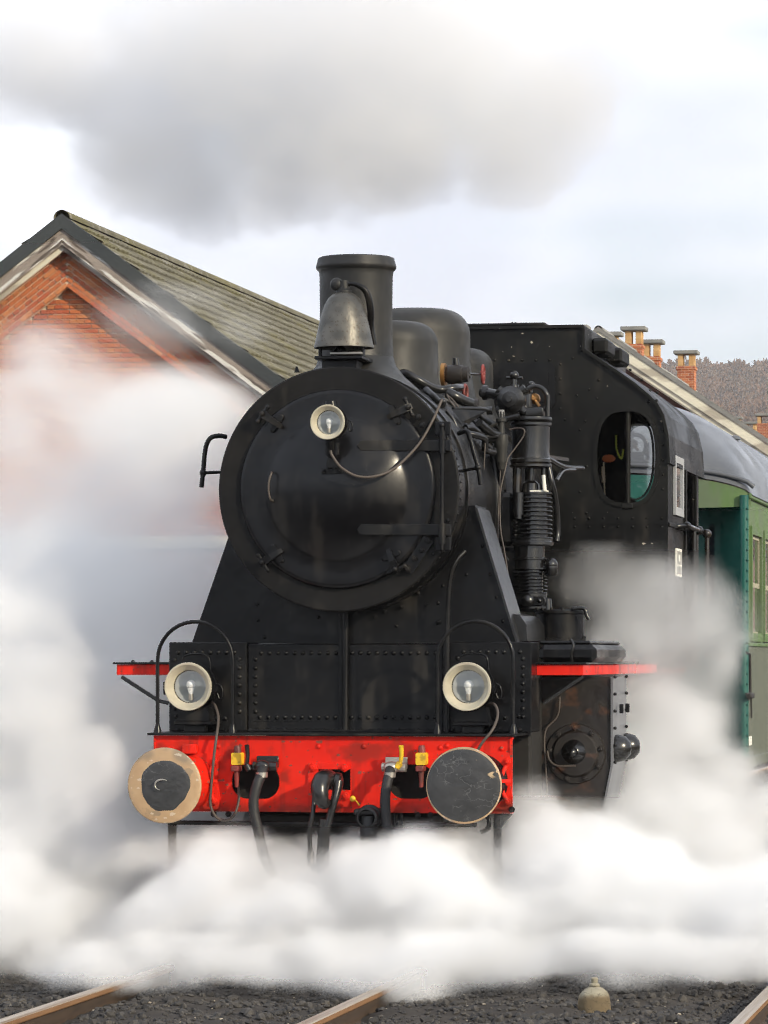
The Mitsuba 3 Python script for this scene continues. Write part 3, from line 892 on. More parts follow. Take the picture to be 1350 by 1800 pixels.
for dd in (0.12,):
    for t in a:
        put(sb, 'rivet', barrel_rivet, T().translate([float((R0 - 0.010) * math.cos(t)), SV + dd, float(SZ + (R0 - 0.010) * math.sin(t))]))
bolts(sb, [(0.705 * math.cos(t), SV - 0.001, SZ + 0.705 * math.sin(t)) for t in np.radians([-34, -28, -22, -16])], 0.012)

RD = 0.603


def dish(r):
    """height of the door's front face over the ring at radius r"""
    if r < 0.43:
        return 0.046 + 0.125 * (1 - (r / 0.43) ** 2) ** 0.9 if r < 0.43 else 0.046
    return 0.046


dp = [(0.0, dish(0.0))] + [(r, dish(r)) for r in np.linspace(0.03, 0.425, 28)] + [(0.45, 0.040), (0.52, 0.036), (0.575, 0.038), (0.592, 0.034), (RD, 0.022), (RD, -0.004)]
door = add(loco, 'smokebox_door', lathe(dp[::-1], (0, SV, SZ), axis='-y', n=144), DOORB, smooth=60)


def door_pt(px, py, lift=0.0):
    """the point of the door's face that stands at this place"""
    p = W(px, py, SV - 0.05)
    for _ in range(6):
        r = math.hypot(p[0], p[2] - SZ)
        p = W(px, py, SV - dish(min(r, 0.6)) - lift)
    return p


# hinge straps bent over the dish, hinge post
for py in (783, 931):
    n = 26
    P0, P1 = [], []
    xs = np.linspace(628, 792, n)
    hh = 9.8
    V = []
    for x_ in xs:
        k_ = min(1, math.sqrt(max(0.0, 1 - max(0, (638 - x_) / 10.0) ** 2)))
        c = door_pt(x_, py, 0.0)
        c = W(x_, py, min(c[1], SV - 0.040) - 0.0)
        y = c[1]
        z0, z1 = W(x_, py + hh * max(k_, .05), y)[2], W(x_, py - hh * max(k_, .05), y)[2]
        V.append([[c[0], y + 0.03, z0], [c[0], y - 0.010, z0], [c[0], y - 0.013, z0 + 0.004], [c[0], y - 0.013, z1 - 0.004], [c[0], y - 0.010, z1], [c[0], y + 0.03, z1]])
    add(door, 'hinge_strap', cat([grid(np.array(V)), mesh(np.array(V)[-1], [[0, 1, 2], [0, 2, 3], [0, 3, 4], [0, 4, 5]])]), BLACK, smooth=30)
hp = [W(777, y_, SV - 0.06) for y_ in (748, 966)]
add(door, 'hinge_pin', cat([rod(hp[0], hp[1], 0.0125, 14)] + [rod(W(777, a_, SV - 0.06), W(777, b_, SV - 0.06), 0.021, 16) for a_, b_ in ((757, 772), (773, 796), (920, 944), (944, 956))] + [ball(hp[0], 0.016), ball(hp[1], 0.012)]), BLACK, smooth=50)
for d in (0.0, W(777, 748, SV)[2] - W(777, 956, SV)[2] - 0.02):
    add(sb, 'hinge_bracket', cbox(W(765, 0, SV - .03)[0], W(792, 0, SV - .03)[0], SV - 0.045, SV + 0.002, W(777, 968, SV)[2] + d, W(777, 944, SV)[2] + d), BLACK, smooth=False)


def clamp(px, py, ang, lng=46, tip=1):
    """a door dog: the bolt on the ring, the finger that presses the rim, the lug behind it"""
    ca, sa_ = math.cos(math.radians(ang)), math.sin(math.radians(ang))
    m = mpp(SV)
    c = W(px, py, SV - 0.05)
    u = np.array([ca, 0, sa_])
    w = np.array([-sa_, 0, ca])
    L_ = lng * m
    pts = []
    for t, hw, y0, y1 in ((-0.42, 0.017, -0.028, 0.0), (-0.2, 0.024, -0.045, 0.0), (0.1, 0.019, -0.052, -0.012), (0.45, 0.015, -0.045, -0.014), (0.62, 0.012, -0.036, -0.008)):
        for s in (-1, 1):
            for y in (y0, y1):
                pts.append(c + u * L_ * t + w * hw * s + np.array([0, y, 0]))
    k_ = add(door, 'clamp', cat([hull(pts[:8]), hull(pts[4:12]), hull(pts[8:16]), hull(pts[12:20])]), BLACK, smooth=30)
    b_ = c - u * L_ * 0.28
    add(k_, 'bolt', cat([lathe([(0.019, -0.03), (0.019, 0.045), (0.015, 0.05), (0.015, 0.065), (0.0, 0.07)], b_ + [0, 0.0, 0], axis='-y', n=6), rod(b_ - w * 0.055 + [0, -0.018, 0], b_ + w * 0.05 + [0, -0.018, 0], 0.012), ball(b_ + w * 0.05 + [0, -0.018, 0], 0.015), ball(b_ - w * 0.055 + [0, -0.018, 0], 0.015)]), BLACK, smooth=40)
    lug = c + u * L_ * 0.35
    add(k_, 'lug', cat([hull([lug + w * a_ * 0.052 + u * b2 * 0.016 + np.array([0, y, 0]) for a_ in (-1, 1) for b2 in (-1, 1) for y in (-0.012, 0.03)]), ball(lug + w * 0.05, 0.015, 2, (1, .8, 1)), ball(lug - w * 0.05, 0.015, 2, (1, .8, 1))]), BLACK, smooth=40)


clamp(474, 735, -35, 46)
clamp(708, 722, 205, 46)
clamp(474, 982, 32, 46)
clamp(693, 990, 112, 42)
bolts(sb, rv([(717, 1000), (729, 981), (741, 966), (752, 950), (735, 733), (742, 747)], SV - 0.03), 0.021)
add(sb, 'bolt_strip', hull([W(a_, b_, y) for a_, b_ in ((708, 998), (724, 1010), (762, 952), (746, 940)) for y in (SV - 0.026, SV - 0.004)]), BLACK, smooth=False)
add(door, 'door_handle', tube([door_pt(477, 830, 0.0), door_pt(477, 832, 0.035), door_pt(473, 845, 0.05), door_pt(472, 862, 0.05), door_pt(475, 877, 0.04), door_pt(478, 880, 0.0)], 0.0062), CABLE, smooth=60)
add(door, 'grab_eye', ball(door_pt(478, 880, 0.01), 0.014), BLACK, smooth=True)


# --- lamps
def lamp(px, py, v, r_px, base_py, label, tilt=0, small=False):
    m = mpp(v)
    R_ = r_px * m
    c = W(px, py, v)
    O = np.array([c[0], v, c[2]])
    dd = R_ / 0.147
    k_ = add(loco, 'headlamp', lathe([(0.0, -0.26 * dd), (0.55 * R_, -0.25 * dd), (0.93 * R_, -0.19 * dd), (0.96 * R_, -0.03 * dd), (1.0 * R_, -0.025 * dd), (1.0 * R_, -0.008 * dd), (0.97 * R_, -0.004)], O, axis='-y', n=56), BLACK, smooth=40, label=label)
    add(k_, 'rim', lathe([(0.99 * R_, -0.003), (1.0 * R_, 0.010 * dd), (0.975 * R_, 0.02 * dd), (0.90 * R_, 0.018 * dd), (0.68 * R_, -0.034 * dd), (0.69 * R_, -0.05 * dd)], O, axis='-y', n=64), CREAM, smooth=35)
    add(k_, 'reflector', lathe([(0.66 * R_, -0.052 * dd), (0.62 * R_, -0.10 * dd), (0.45 * R_, -0.15 * dd), (0.2 * R_, -0.172 * dd), (0, -0.175 * dd)], O, axis='-y', n=40), REFL, smooth=60)
    add(k_, 'bulb', cat([ball(O + [-0.004 * dd, 0.085 * dd, 0.012 * dd], 0.028 * dd, 3), lathe([(0.022 * dd, 0.0), (0.017 * dd, -0.022 * dd), (0.0125 * dd, -0.04 * dd)], O + [-0.004 * dd, 0.085 * dd, -0.008 * dd], n=20)]), BULB, smooth=60)
    add(k_, 'socket', lathe([(0, 0.0), (0.0145 * dd, 0.0), (0.0155 * dd, -0.012 * dd), (0.0145 * dd, -0.040 * dd), (0, -0.042 * dd)], O + [-0.004 * dd, 0.085 * dd, -0.044 * dd], n=16), METAL, smooth=40)
    add(k_, 'glass', lathe([(0.675 * R_, -0.046 * dd), (0.4 * R_, -0.038 * dd), (0, -0.035 * dd)], O, axis='-y', n=40), GLASS, smooth=True)
    add(k_, 'body_band', lathe([(0.965 * R_, -0.10 * dd), (1.01 * R_, -0.10 * dd), (1.01 * R_, -0.085 * dd), (0.965 * R_, -0.085 * dd)], O, axis='-y', n=48), BLACK, smooth=30)
    side = np.array([R_ * 1.0, 0.06 * dd, 0.0])
    add(k_, 'clasp', cat([cbox(O[0] + R_ * .98, O[0] + R_ * 1.09, v + 0.03 * dd, v + 0.10 * dd, O[2] - 0.035 * dd, O[2] + 0.012 * dd, .003), tube([O + [R_ * 1.10, 0.07 * dd, 0.02 * dd], O + [R_ * 1.28, 0.07 * dd, 0.0], O + [R_ * 1.34, 0.07 * dd, -0.05 * dd], O + [R_ * 1.22, 0.07 * dd, -0.075 * dd], O + [R_ * 1.10, 0.07 * dd, -0.04 * dd]], 0.006 * dd)]), BLACK, smooth=40)
    add(k_, 'hinge_lug', cbox(O[0] - R_ * 1.14, O[0] - R_ * 1.0, v + 0.04 * dd, v + 0.07 * dd, O[2] - 0.05 * dd, O[2] + 0.03 * dd, .003), BLACK, smooth=False)
    if not small:
        add(k_, 'carrying_handle', tube([O + [-0.06, 0.10, 0.14], O + [-0.05, 0.10, 0.185], O + [0.03, 0.10, 0.20], O + [0.10, 0.10, 0.18], O + [0.115, 0.10, 0.10]], 0.0055), BLACK, smooth=60)
        zbb = bz1 + 0.017
        add(k_, 'bracket', cat([hull([(O[0] + x, y, z) for x, z in ((-0.06, O[2] - R_ * 0.9), (0.10, O[2] - R_ * 0.85), (0.12, zbb + 0.07), (-0.09, zbb + 0.07)) for y in (v + 0.06, v + 0.20)]), cbox(O[0] - 0.10, O[0] + 0.13, v + 0.05, V_PLATE - 0.035, zbb + 0.045, zbb + 0.068), cbox(O[0] - 0.05, O[0] + 0.08, v + 0.09, v + 0.17, zbb, zbb + 0.044)]), BLACK, smooth=False)
    return k_, O, R_


k1, O1, _ = lamp(331, 1207, 0.72, 43, 1280, 'cream rimmed lamp on the left end of the front platform')
k2, O2, _ = lamp(821, 1207, 0.72, 43, 1280, 'cream rimmed lamp on the right end of the front platform')
k3, O3, R3 = lamp(576, 742, 0.40, 31, 830, 'small lamp high on the smokebox door', small=True)
m3 = door_pt(583, 828, 0)
add(k3, 'bracket', cat([rod(W(580, 774, 0.47), W(581, 802, 0.50), 0.022, 12), cbox(*(lambda a_, b_: (a_[0], b_[0], 0.50, 0.56, b_[2], a_[2]))(W(571, 778, .5), W(593, 800, .5))), hull([W(a_, b_, y) for a_, b_ in ((577, 800), (590, 800), (594, 822), (573, 822)) for y in (0.52, 0.56)]), hull([m3 + np.array([x, y, z]) for x in (-0.062, 0.068) for y in (-0.014, 0.01) for z in (-0.016, 0.016)]), rod(W(579, 812, 0.53), [m3[0], SV - 0.12, m3[2]], 0.02)]), BLACK, smooth=30)
bolts(k3, [m3 + np.array([x, -0.014, 0.0]) for x in (-0.045, 0.05)], 0.013)
add(k3, 'filler_cap', lathe([(0.0, 0.035), (0.035, 0.034), (0.04, 0.0)], O3 + [0.0, 0.10, R3 * 0.93], n=20), BLACK, smooth=40)
add(k3, 'cable', tube([W(581, 792, 0.46), W(584, 801, 0.46), W(600, 822, 0.47), W(628, 837, 0.49), W(660, 837, 0.52), W(695, 822, 0.58), W(735, 782, 0.66), W(760, 740, 0.72), W(777, 702, 0.80)], 0.0085), CABLE, smooth=60)
add(k1, 'cable', tube([O1 + [0.12, 0.12, -0.10], W(378, 1240, 0.74), W(384, 1262, 0.66), W(381, 1293, 0.56), W(376, 1330, 0.54), W(371, 1385, 0.54), W(370, 1415, 0.55), W(381, 1437, 0.56), W(399, 1442, 0.57), W(413, 1430, 0.58), W(420, 1404, 0.6), W(418, 1375, 0.6)], 0.0085), CABLE, smooth=60)
add(k2, 'cable', tube([O2 + [0.10, 0.12, -0.11], W(869, 1238, 0.74), W(875, 1256, 0.68), W(866, 1282, 0.58), W(846, 1308, 0.56), W(835, 1330, 0.58)], 0.0085), CABLE, smooth=60)


# --- arched handrails on the platform
def hoop(xl, xr, ya, py_foot, v):
    L_, R2, = W(xl, py_foot, v), W(xr, py_foot, v)
    rad = (R2[0] - L_[0]) / 2
    top = W(xl, ya, v)[2]
    z_s = top - rad
    pts = [[L_[0], v, L_[2]], [L_[0], v, z_s - 0.12]] + [[L_[0] + rad - rad * math.cos(t), v, z_s + rad * math.sin(t)] for t in np.linspace(0, PI, 18)] + [[R2[0], v, z_s - 0.12], [R2[0], v, R2[2]]]
    k_ = add(loco, 'handrail', tube(pts, 0.0118, 12, smooth=False), BLACK, smooth=60)
    for e in (L_, R2):
        add(k_, 'foot', lathe([(0.026, 0.0), (0.024, 0.02), (0.014, 0.055), (0.0118, 0.06)], e + [0, 0, -0.004], n=14), BLACK, smooth=40)


hoop(277, 409, 1093, 1289, 0.66)
hoop(769, 902, 1092, 1289, 0.66)

# --- smokebox side handrails
for pts, st in (([W(398, 768, 1.0), W(384, 766, 0.97), W(369, 771, 0.95), W(361, 790, 0.95), W(357, 830, 0.95), W(354, 857, 0.95)], (W(357, 831, 0.95), W(392, 830, 1.0))),
                ([W(806, 762, 1.05), W(820, 758, 1.0), W(826, 770, 0.98), W(833, 795, 0.97), W(841, 824, 0.96), W(845, 852, 0.96)], (W(840, 822, 0.96), W(812, 828, 1.0)))):
    k_ = add(loco, 'grab_rail', tube(pts, 0.0145, 12), BLACK, smooth=60)
    add(k_, 'stanchion', cat([rod(st[0], st[1], 0.010), ball(st[0], 0.022)]), BLACK, smooth=60)

# --- chimney, bell
CHV = 1.34
c0 = W(626, 453, CHV)
ct = c0[2]
m_ = mpp(CHV)
chp = [(0.19, -0.45), (0.19, -0.004), (0.222, 0.0), (0.236, -0.006), (0.240, -0.022), (0.248, -0.05), (0.250, -0.062), (0.246, -0.075), (0.236, -0.083), (0.231, -0.09), (0.228, -0.12), (0.225, -0.3), (0.227, -0.5), (0.232, -0.62), (0.245, -0.70), (0.29, -0.78), (0.36, -0.85)]
chim = add(loco, 'chimney', lathe([(r, h) for r, h in chp[::-1]], (c0[0], CHV, ct), n=72), DARKGREY, smooth=35)
sk = []
for t in np.linspace(0, 2 * PI, 73):
    row = []
    for q, (ra, ky) in enumerate(((0.232, 0.0), (0.25, 0.4), (0.30, 0.75), (0.40, 1.0))):
        x = ra * math.cos(t)
        yb = CHV + ra * math.sin(t)
        base = SZ + math.sqrt(max(0, (R0 + 0.004) ** 2 - x * x))
        zt_ = ct - 0.62
        row.append([c0[0] + x, yb, zt_ + (base - zt_) * ky])
    sk.append(row)
add(chim, 'flared_base', grid(np.array(sk)), DARKGREY, smooth=50)
BV = 0.93
bc = W(604.5, 612, BV)
bellp = [(0.0, 0.345), (0.03, 0.343), (0.065, 0.33), (0.095, 0.305), (0.118, 0.265), (0.138, 0.205), (0.154, 0.14), (0.168, 0.075), (0.178, 0.028), (0.184, 0.012), (0.184, 0.0), (0.172, 0.0), (0.160, 0.03), (0.10, 0.24), (0.0, 0.29)]
bell = add(loco, 'bell', lathe(bellp[::-1], (bc[0], BV, bc[2]), n=64), BELLM, smooth=40)
add(bell, 'yoke', cat([lathe([(0, 0.055), (0.03, 0.05), (0.034, 0.0), (0.05, -0.012), (0.05, -0.03)], (bc[0], BV, bc[2] + 0.362), n=20), ball(W(592, 500, BV), 0.042, 2, (1, .8, 1)), rod(W(592, 500, BV), W(592, 500, CHV - 0.2), 0.022), rod(W(596, 503, BV), W(612, 506, BV + .02), 0.02)]), DARKGREY, smooth=40)
add(bell, 'hanger_arm', tube([W(610, 500, BV - .01), W(625, 500, BV + 0.0), W(643, 512, BV + 0.02), W(651, 540, BV + 0.05), W(652, 575, BV + 0.08), W(658, 606, BV + 0.09)], [0.009, 0.014, 0.02, 0.022, 0.02, 0.016], 10), BLACK, smooth=60)
add(bell, 'clapper', cat([rod([bc[0] - .02, BV, bc[2] - 0.05], [bc[0] - .02, BV, bc[2] + 0.25], 0.016), ball([bc[0] - .02, BV, bc[2] - 0.02], 0.035)]), BLACK, smooth=40)
tb = W(560, 629, BV)[0], W(644, 629, BV)[0]
add(bell, 'stand', cat([cbox(tb[0], tb[1], BV - 0.13, CHV - 0.2, W(600, 634, BV)[2], W(600, 628, BV)[2], .004), cbox(tb[0] + 0.03, tb[1] - 0.05, BV - 0.05, CHV - .2, SZ + 0.66, W(600, 634.2, BV)[2]), rod(W(563, 613, BV), W(563, 629, BV), 0.012), cbox(W(582, 0, BV)[0], W(589, 0, BV)[0], BV - .04, BV + .02, W(600, 628, BV)[2], bc[2] - 0.01), cbox(W(636, 0, BV)[0], W(641, 0, BV)[0], BV - .04, BV + .02, W(600, 628, BV)[2], bc[2] + 0.02)]), BLACK, smooth=False)
add(bell, 'lip_plate', cbox(W(585, 0, BV)[0], W(640, 0, BV)[0], BV - 0.09, BV - 0.02, W(600, 625, BV)[2], W(600, 620.5, BV)[2], .004), METAL, smooth=False)


# --- domes on the boiler
def dome(name, v, r, top_z, rr, m):
    ang = np.linspace(90, 0, 10)
    prof = [(0, 0), (r - rr - 0.02, -0.004)] + [(r - rr + rr * math.cos(math.radians(t)), -rr - .005 + rr * math.sin(math.radians(t))) for t in ang]
    zb_ = SZ + 0.60 - top_z
    prof += [(r + 0.002, -0.35), (r + 0.02, max(zb_ + 0.1, -0.5)), (r + 0.07, zb_)]
    return add(loco, name, lathe(prof[::-1], (0, v, top_z), n=72), m, smooth=50)


sdm = dome('sand_dome', 2.25, 0.345, W(690, 566, 2.25)[2], 0.14, DARKGREY)
stm = dome('steam_dome', 3.35, 0.372, W(745, 544, 3.35)[2], 0.17, DARKGREY)
dome('rear_sand_dome', 4.4, 0.36, W(790, 613, 4.4)[2], 0.13, DARKGREY)
add(sdm, 'base_band', tube([[0.36 * math.cos(t), 2.25 + 0.36 * math.sin(t), SZ + 0.02 + math.sqrt(0.745 ** 2 - (0.36 * math.cos(t)) ** 2)] for t in np.linspace(-2.6, 0.9, 20)], 0.022, 10, smooth=False), PIPE, smooth=60)

# --- cab
CV, CVB = 5.2, 7.3
pf = [tuple(float(t) for t in W(px, py, CV)[[0, 2]]) for px, py in ((1024, 576), (1024, 616), (1054, 636), (1084, 656), (1115, 678), (1138, 697), (1153, 712), (1163, 730), (1171, 765), (1174, 815))]
hw = pf[-1][0]
pf += [(hw, 1.72)]
outl = Polygon(pf + [(-a_, b_) for a_, b_ in pf[::-1]])
wa, wb = W(1047, 887, CV), W(1155, 720, CV)


def oval(x0, x1, z0, z1):
    cx, cz, a_, b_ = (x0 + x1) / 2, (z0 + z1) / 2, (x1 - x0) / 2, (z1 - z0) / 2
    t = np.linspace(0, 2 * PI, 64, endpoint=False)
    e = 2 / 3.0
    return Polygon(np.stack([cx + a_ * np.sign(np.cos(t)) * np.abs(np.cos(t)) ** e, cz + b_ * np.sign(np.sin(t)) * np.abs(np.sin(t)) ** 0.85], 1))


ow = oval(wa[0], wb[0], wa[2], wb[2])
owl = affinity.scale(ow, -1, 1, origin=(0, 0))
cab = add(loco, 'cab', plate(outl.difference(ow).difference(owl), CV, CV + 0.012), CABB, smooth=False)
for o_, nm in ((ow, 'right'), (owl, 'left')):
    fr = add(cab, 'front_window', plate(o_.buffer(0.02).difference(o_.buffer(-0.012)), CV - 0.012, CV - 0.001), CABB, smooth=False)
    cx = (o_.bounds[0] + o_.bounds[2]) / 2
    add(fr, 'pivot_bar', cat([rod([cx + 0.01, CV + 0.02, o_.bounds[1] - 0.01], [cx + 0.01, CV + 0.02, o_.bounds[3] + 0.01], 0.019), cbox(cx - .03, cx + .05, CV - .02, CV + .01, o_.bounds[1] - .03, o_.bounds[1] + .01)]), CABB, smooth=30)
    half = o_.buffer(-0.035).intersection(sbox(cx + 0.01, 0, cx + 1, o_.bounds[3] - 0.11))
    half = half.buffer(-0.05).buffer(0.05)
    pane = plate(half, CV + 0.028, CV + 0.034)
    add(fr, 'pane', pane, GLASS, smooth=False)
    add(fr, 'pane_rim', plate(half.buffer(0.012).difference(half.buffer(-0.002)), CV + 0.02, CV + 0.04), CABB, smooth=False)
# things seen through the front window
add(cab, 'lever', cat([rod(W(1060, 820, 5.7), W(1061, 848, 5.7), 0.014), rod(W(1061, 812, 5.7), W(1064, 905, 5.72), 0.006)]), WOODH, smooth=40)
add(cab, 'orange_rag', ball(W(1070, 806, 5.72), 0.05, 2, (1, .6, .6)), SKIN, smooth=True)
add(cab, 'yellow_cord', tube([W(1083, 765, 5.7), W(1084, 790, 5.68), W(1092, 806, 5.66), W(1096, 790, 5.68)], 0.007), CORDM, smooth=60)
# sides with openings
zw0, zw1 = 2.88, 3.30
for sgn in (1, -1):
    side = sbox(CV + 0.014, 1.72, CVB, 3.25)
    side = side.difference(sbox(5.56, 2.86, 6.06, 3.24).buffer(0)).difference(sbox(6.30, 1.75, 6.98, 3.3))
    x0, x1 = (hw - 0.012, hw) if sgn > 0 else (-hw, -hw + 0.012)
    sdp = add(cab, 'side_sheet', side_plate(side, x0, x1), CABB, smooth=False)
    xo = hw if sgn > 0 else -hw - 0.02
    wn = add(cab, 'side_window', side_plate(sbox(5.53, 2.83, 6.09, 3.26).difference(sbox(5.60, 2.89, 6.02, 3.21)), xo + 0.001, xo + 0.02), SIDEFR if sgn > 0 else CABB, smooth=False)
    add(wn, 'pane', side_plate(sbox(5.58, 2.87, 6.04, 3.23), xo + 0.004, xo + 0.008), GLASS, smooth=False)
    add(cab, 'door_post', cat([cbox(xo, xo + 0.02, 6.98, 7.04, 1.74, 3.22), cbox(xo, xo + 0.02, 6.25, 6.30, 1.74, 3.2)]), CABB, smooth=False)
    add(cab, 'waist_strip', cbox(xo, xo + 0.012, CV + 0.02, 6.28, 2.735, 2.765, .003), CABB, smooth=False)
    if sgn > 0:
        hr = add(cab, 'handrail', cat([tube([[hw + 0.005, 5.75, 2.75], [hw + 0.07, 5.77, 2.76], [hw + 0.075, 5.95, 2.755], [hw + 0.075, 6.6, 2.75]], 0.02, smooth=False)]), GLOSS, smooth=60)
        add(hr, 'knob', cat([ball([hw + 0.072, 5.80, 2.757], 0.032), ball([hw + 0.075, 6.6, 2.75], 0.036), ball([hw + 0.09, 7.05, 2.74], 0.036)]), GLOSS, smooth=True)
        add(cab, 'door_rail', rod([hw + 0.09, 7.05, 2.74], [hw + 0.09, 7.05, 1.8], 0.018), GLOSS, smooth=60)
        add(cab, 'door_rail', rod([hw + 0.07, 6.30, 2.74], [hw + 0.07, 6.30, 1.8], 0.018), GLOSS, smooth=60)
        npz = W(1195, 965, 5.9)[2], W(1195, 1014, 5.9)[2]
        np_ = add(cab, 'number_plate', side_plate(sbox(5.66, npz[1], 6.02, npz[0]), hw + 0.001, hw + 0.012), WHITEP, smooth=False)
        add(np_, 'panel', cat([side_plate(sbox(5.70, npz[1] + .02, 5.98, npz[1] + 0.075), hw + 0.012, hw + 0.015), side_plate(sbox(5.70, npz[1] + .09, 5.98, npz[0] - 0.02).difference(sbox(5.77, npz[1] + .11, 5.91, npz[0] - 0.04)), hw + 0.012, hw + 0.015)]), CAPST, smooth=False)
r0_, r1_ = W(1107, 884, CVB), W(1158, 748, CVB)
rw_ = sbox(r0_[0] + .12, r0_[2] + .12, r1_[0] - .12, r1_[2] - .12).buffer(.12)
add(cab, 'back_sheet', plate(outl.buffer(-0.02).difference(rw_).difference(affinity.scale(rw_, -1, 1, origin=(0, 0))), CVB - 0.02, CVB - 0.005), CABB, smooth=False)
add(cab, 'floor', cbox(-hw + .03, hw - .03, CV + .02, CVB - .03, 1.72, 1.76), DARKHOLE, smooth=False)
add(cab, 'backhead', lathe([(0, -0.5), (0.7, -0.5), (0.72, -0.45), (0.72, 0.0)], (0, CV + .02, SZ - .1), axis='-y', n=40), DARKHOLE, smooth=40)
# roof: the front outline drawn out backwards, with a lip
ro = [(a_, b_) for a_, b_ in pf[:10]]
ro = ro + []
prof = [(-a_, b_) for a_, b_ in ro] + [(a_, b_) for a_, b_ in ro[::-1]]
prof = [(-a_, b_) for a_, b_ in ro[::-1]] + ro
roofp = LineString(prof).buffer(0.02, cap_style=2, join_style=1)
add(cab, 'roof', plate(roofp.difference(outl.buffer(-0.001)), CV - 0.03, CVB + 0.25), CABB, smooth=25)
for px, py, yv in ((1051, 607, 5.55), (1077, 624, 6.1)):
    c = W(px, py, yv)
    add(cab, 'roof_vent', cbox(c[0] - 0.05, c[0] + 0.07, yv, yv + 0.45, c[2] - 0.06, c[2] + 0.055, 0.02), CABB, smooth=30)
add(cab, 'roof_lip', cbox(-0.92, 0.62, CV - 0.035, CV + 1.2, pf[0][1] + 0.018, pf[0][1] + 0.04, .006), CABB, smooth=False)
c = W(903, 575, 5.4)
add(cab, 'whistle', cat([rod(c - [0.02, 0, 0.03], c + [0.015, 0, 0.035], 0.008), rod(c + [0.02, 0, -0.03], c + [-0.015, 0, 0.035], 0.008), cbox(c[0] - .05, c[0] + .03, 5.38, 5.42, c[2] - .03, c[2] - .012)]), PIPE, smooth=40)
# raised plate behind the pump, rivets over the front sheet
w0, w1 = W(868, 720, CV), W(977, 637, CV)
pan = sbox(w0[0] + .06, w0[2] + .06, w1[0] - .06, w1[2] - .06).buffer(0.06)
add(cab, 'spectacle_cover', cat([plate(pan, CV - 0.02, CV - 0.001), plate(pan.buffer(-0.05), CV - 0.034, CV - 0.0205)]), BLACK, smooth=False)
rp_ = [(1155, 690 + 0), (1140, 706)] + [(985 + 0.0 * i, 640 + 26 * i) for i in range(4)] + [(870 + 24 * i, 633) for i in range(5)] + [(1010 + i * 25.5, 911) for i in range(7)] + [(1010 + i * 25.5, 926) for i in range(7)]
rp_ += [(1165 - 0.0 * i, 860 - 26 * i) for i in range(5)] + [(1163 - 2.2 * i * i, 700 - 18 * i + 40) for i in range(6)]
r2 = np.random.default_rng(8)
rp_ += [(x, y) for x, y in zip(r2.uniform(990, 1150, 26), r2.uniform(600, 905, 26)) if not (1035 < x < 1168 and 708 < y < 900) and y > 600 + max(0, x - 1030) * 0.9]
rivets(cab, rv(rp_, CV - 0.0005), 0.0105, CABB)
add(cab, 'seam_strip', plate(sbox(W(985, 0, CV)[0], W(1080, 922, CV)[2], hw - 0.004, W(1080, 917, CV)[2]), CV - 0.006, CV - 0.0005), CABB, smooth=False)
add(loco, 'bunker', cbox(-1.15, 1.15, CVB + 0.03, 9.3, 1.3, 3.0, 0.03), BLACK, smooth=False)

# --- running boards with red valance
RV = 1.3
zt_, zb_ = W(960, 1166, RV)[2], W(960, 1187, RV)[2]
rbx = W(1025, 1180, RV)[0]
lbx = W(205, 1180, RV)[0]
rb = add(loco, 'running_board', cbox(ir + 0.02, rbx + 0.02, RV - 0.02, CV - .01, zt_ - 0.006, zt_ + 0.006, .002), BLACK, smooth=False)
add(rb, 'valance', cat([cbox(pr_ - .1, rbx, RV, RV + 0.012, zb_, zt_ - 0.007, .003), cbox(rbx - 0.012, rbx, RV + 0.0125, CV + 2, zb_, zt_ - 0.007, .003)]), RED, smooth=False)
add(rb, 'strut', rod(W(1024, 1189, RV + .03), W(955, 1236, RV + .03), 0.012), PIPE, smooth=40)
lb = add(loco, 'running_board', cbox(lbx - 0.02, pl + 0.02, RV - 0.02, CV - .01, zt_ - 0.006, zt_ + 0.006, .002), BLACK, smooth=False)
add(lb, 'valance', cat([cbox(lbx, pl + .1, RV, RV + 0.012, zb_, zt_ - 0.007, .003), cbox(lbx, lbx + 0.012, RV + 0.0125, CV + 2, zb_, zt_ - 0.007, .003)]), RED, smooth=False)
add(lb, 'strut', tube([W(214, 1190, RV + .03), W(279, 1232, RV + .03), W(296, 1236, RV + .03)], 0.012, smooth=False), PIPE, smooth=40)
rivets(lb, [[x, RV + .02, zt_ + 0.008] for x in np.linspace(lbx + .1, pl - .05, 3)], 0.013)
bolts(rp, [W(938 + 0 * i, 1170 + 17 * i, V_PLATE + 0.2) for i in range(5)], 0.013)
# casing and drum on the right-hand board
cb0, cb1 = W(934, 1163, 1.55), W(1062, 1131, 1.9)
cs = add(rb, 'casing', cat([cbox(pr_ - 0.02, W(1075, 0, 2.4)[0] + .02, 1.5, 3.0, zt_ + 0.007, zt_ + 0.115, 0.03), cbox(pr_ - 0.02, W(1075, 0, 2.4)[0] - .02, 1.53, 3.0, zt_ + 0.1155, zt_ + 0.14, 0.01)]), BLACK, smooth=30)
dc = W(985, 1105, 2.15)
dm = add(loco, 'oil_drum', lathe([(0.0, 0.19), (0.157, 0.19), (0.168, 0.183), (0.168, 0.165), (0.152, 0.16), (0.150, 0.01), (0.165, 0.006), (0.165, -0.01)], (dc[0], 2.15, zt_ + 0.15), n=48), BLACK, smooth=30)
add(dm, 'lid_handle', tube([[dc[0] + 0.10, 2.0, zt_ + 0.345], [dc[0] + 0.17, 2.0, zt_ + 0.345], [dc[0] + 0.19, 2.0, zt_ + 0.30], [dc[0] + 0.205, 2.0, zt_ + 0.275]], 0.013), PIPE, smooth=60)
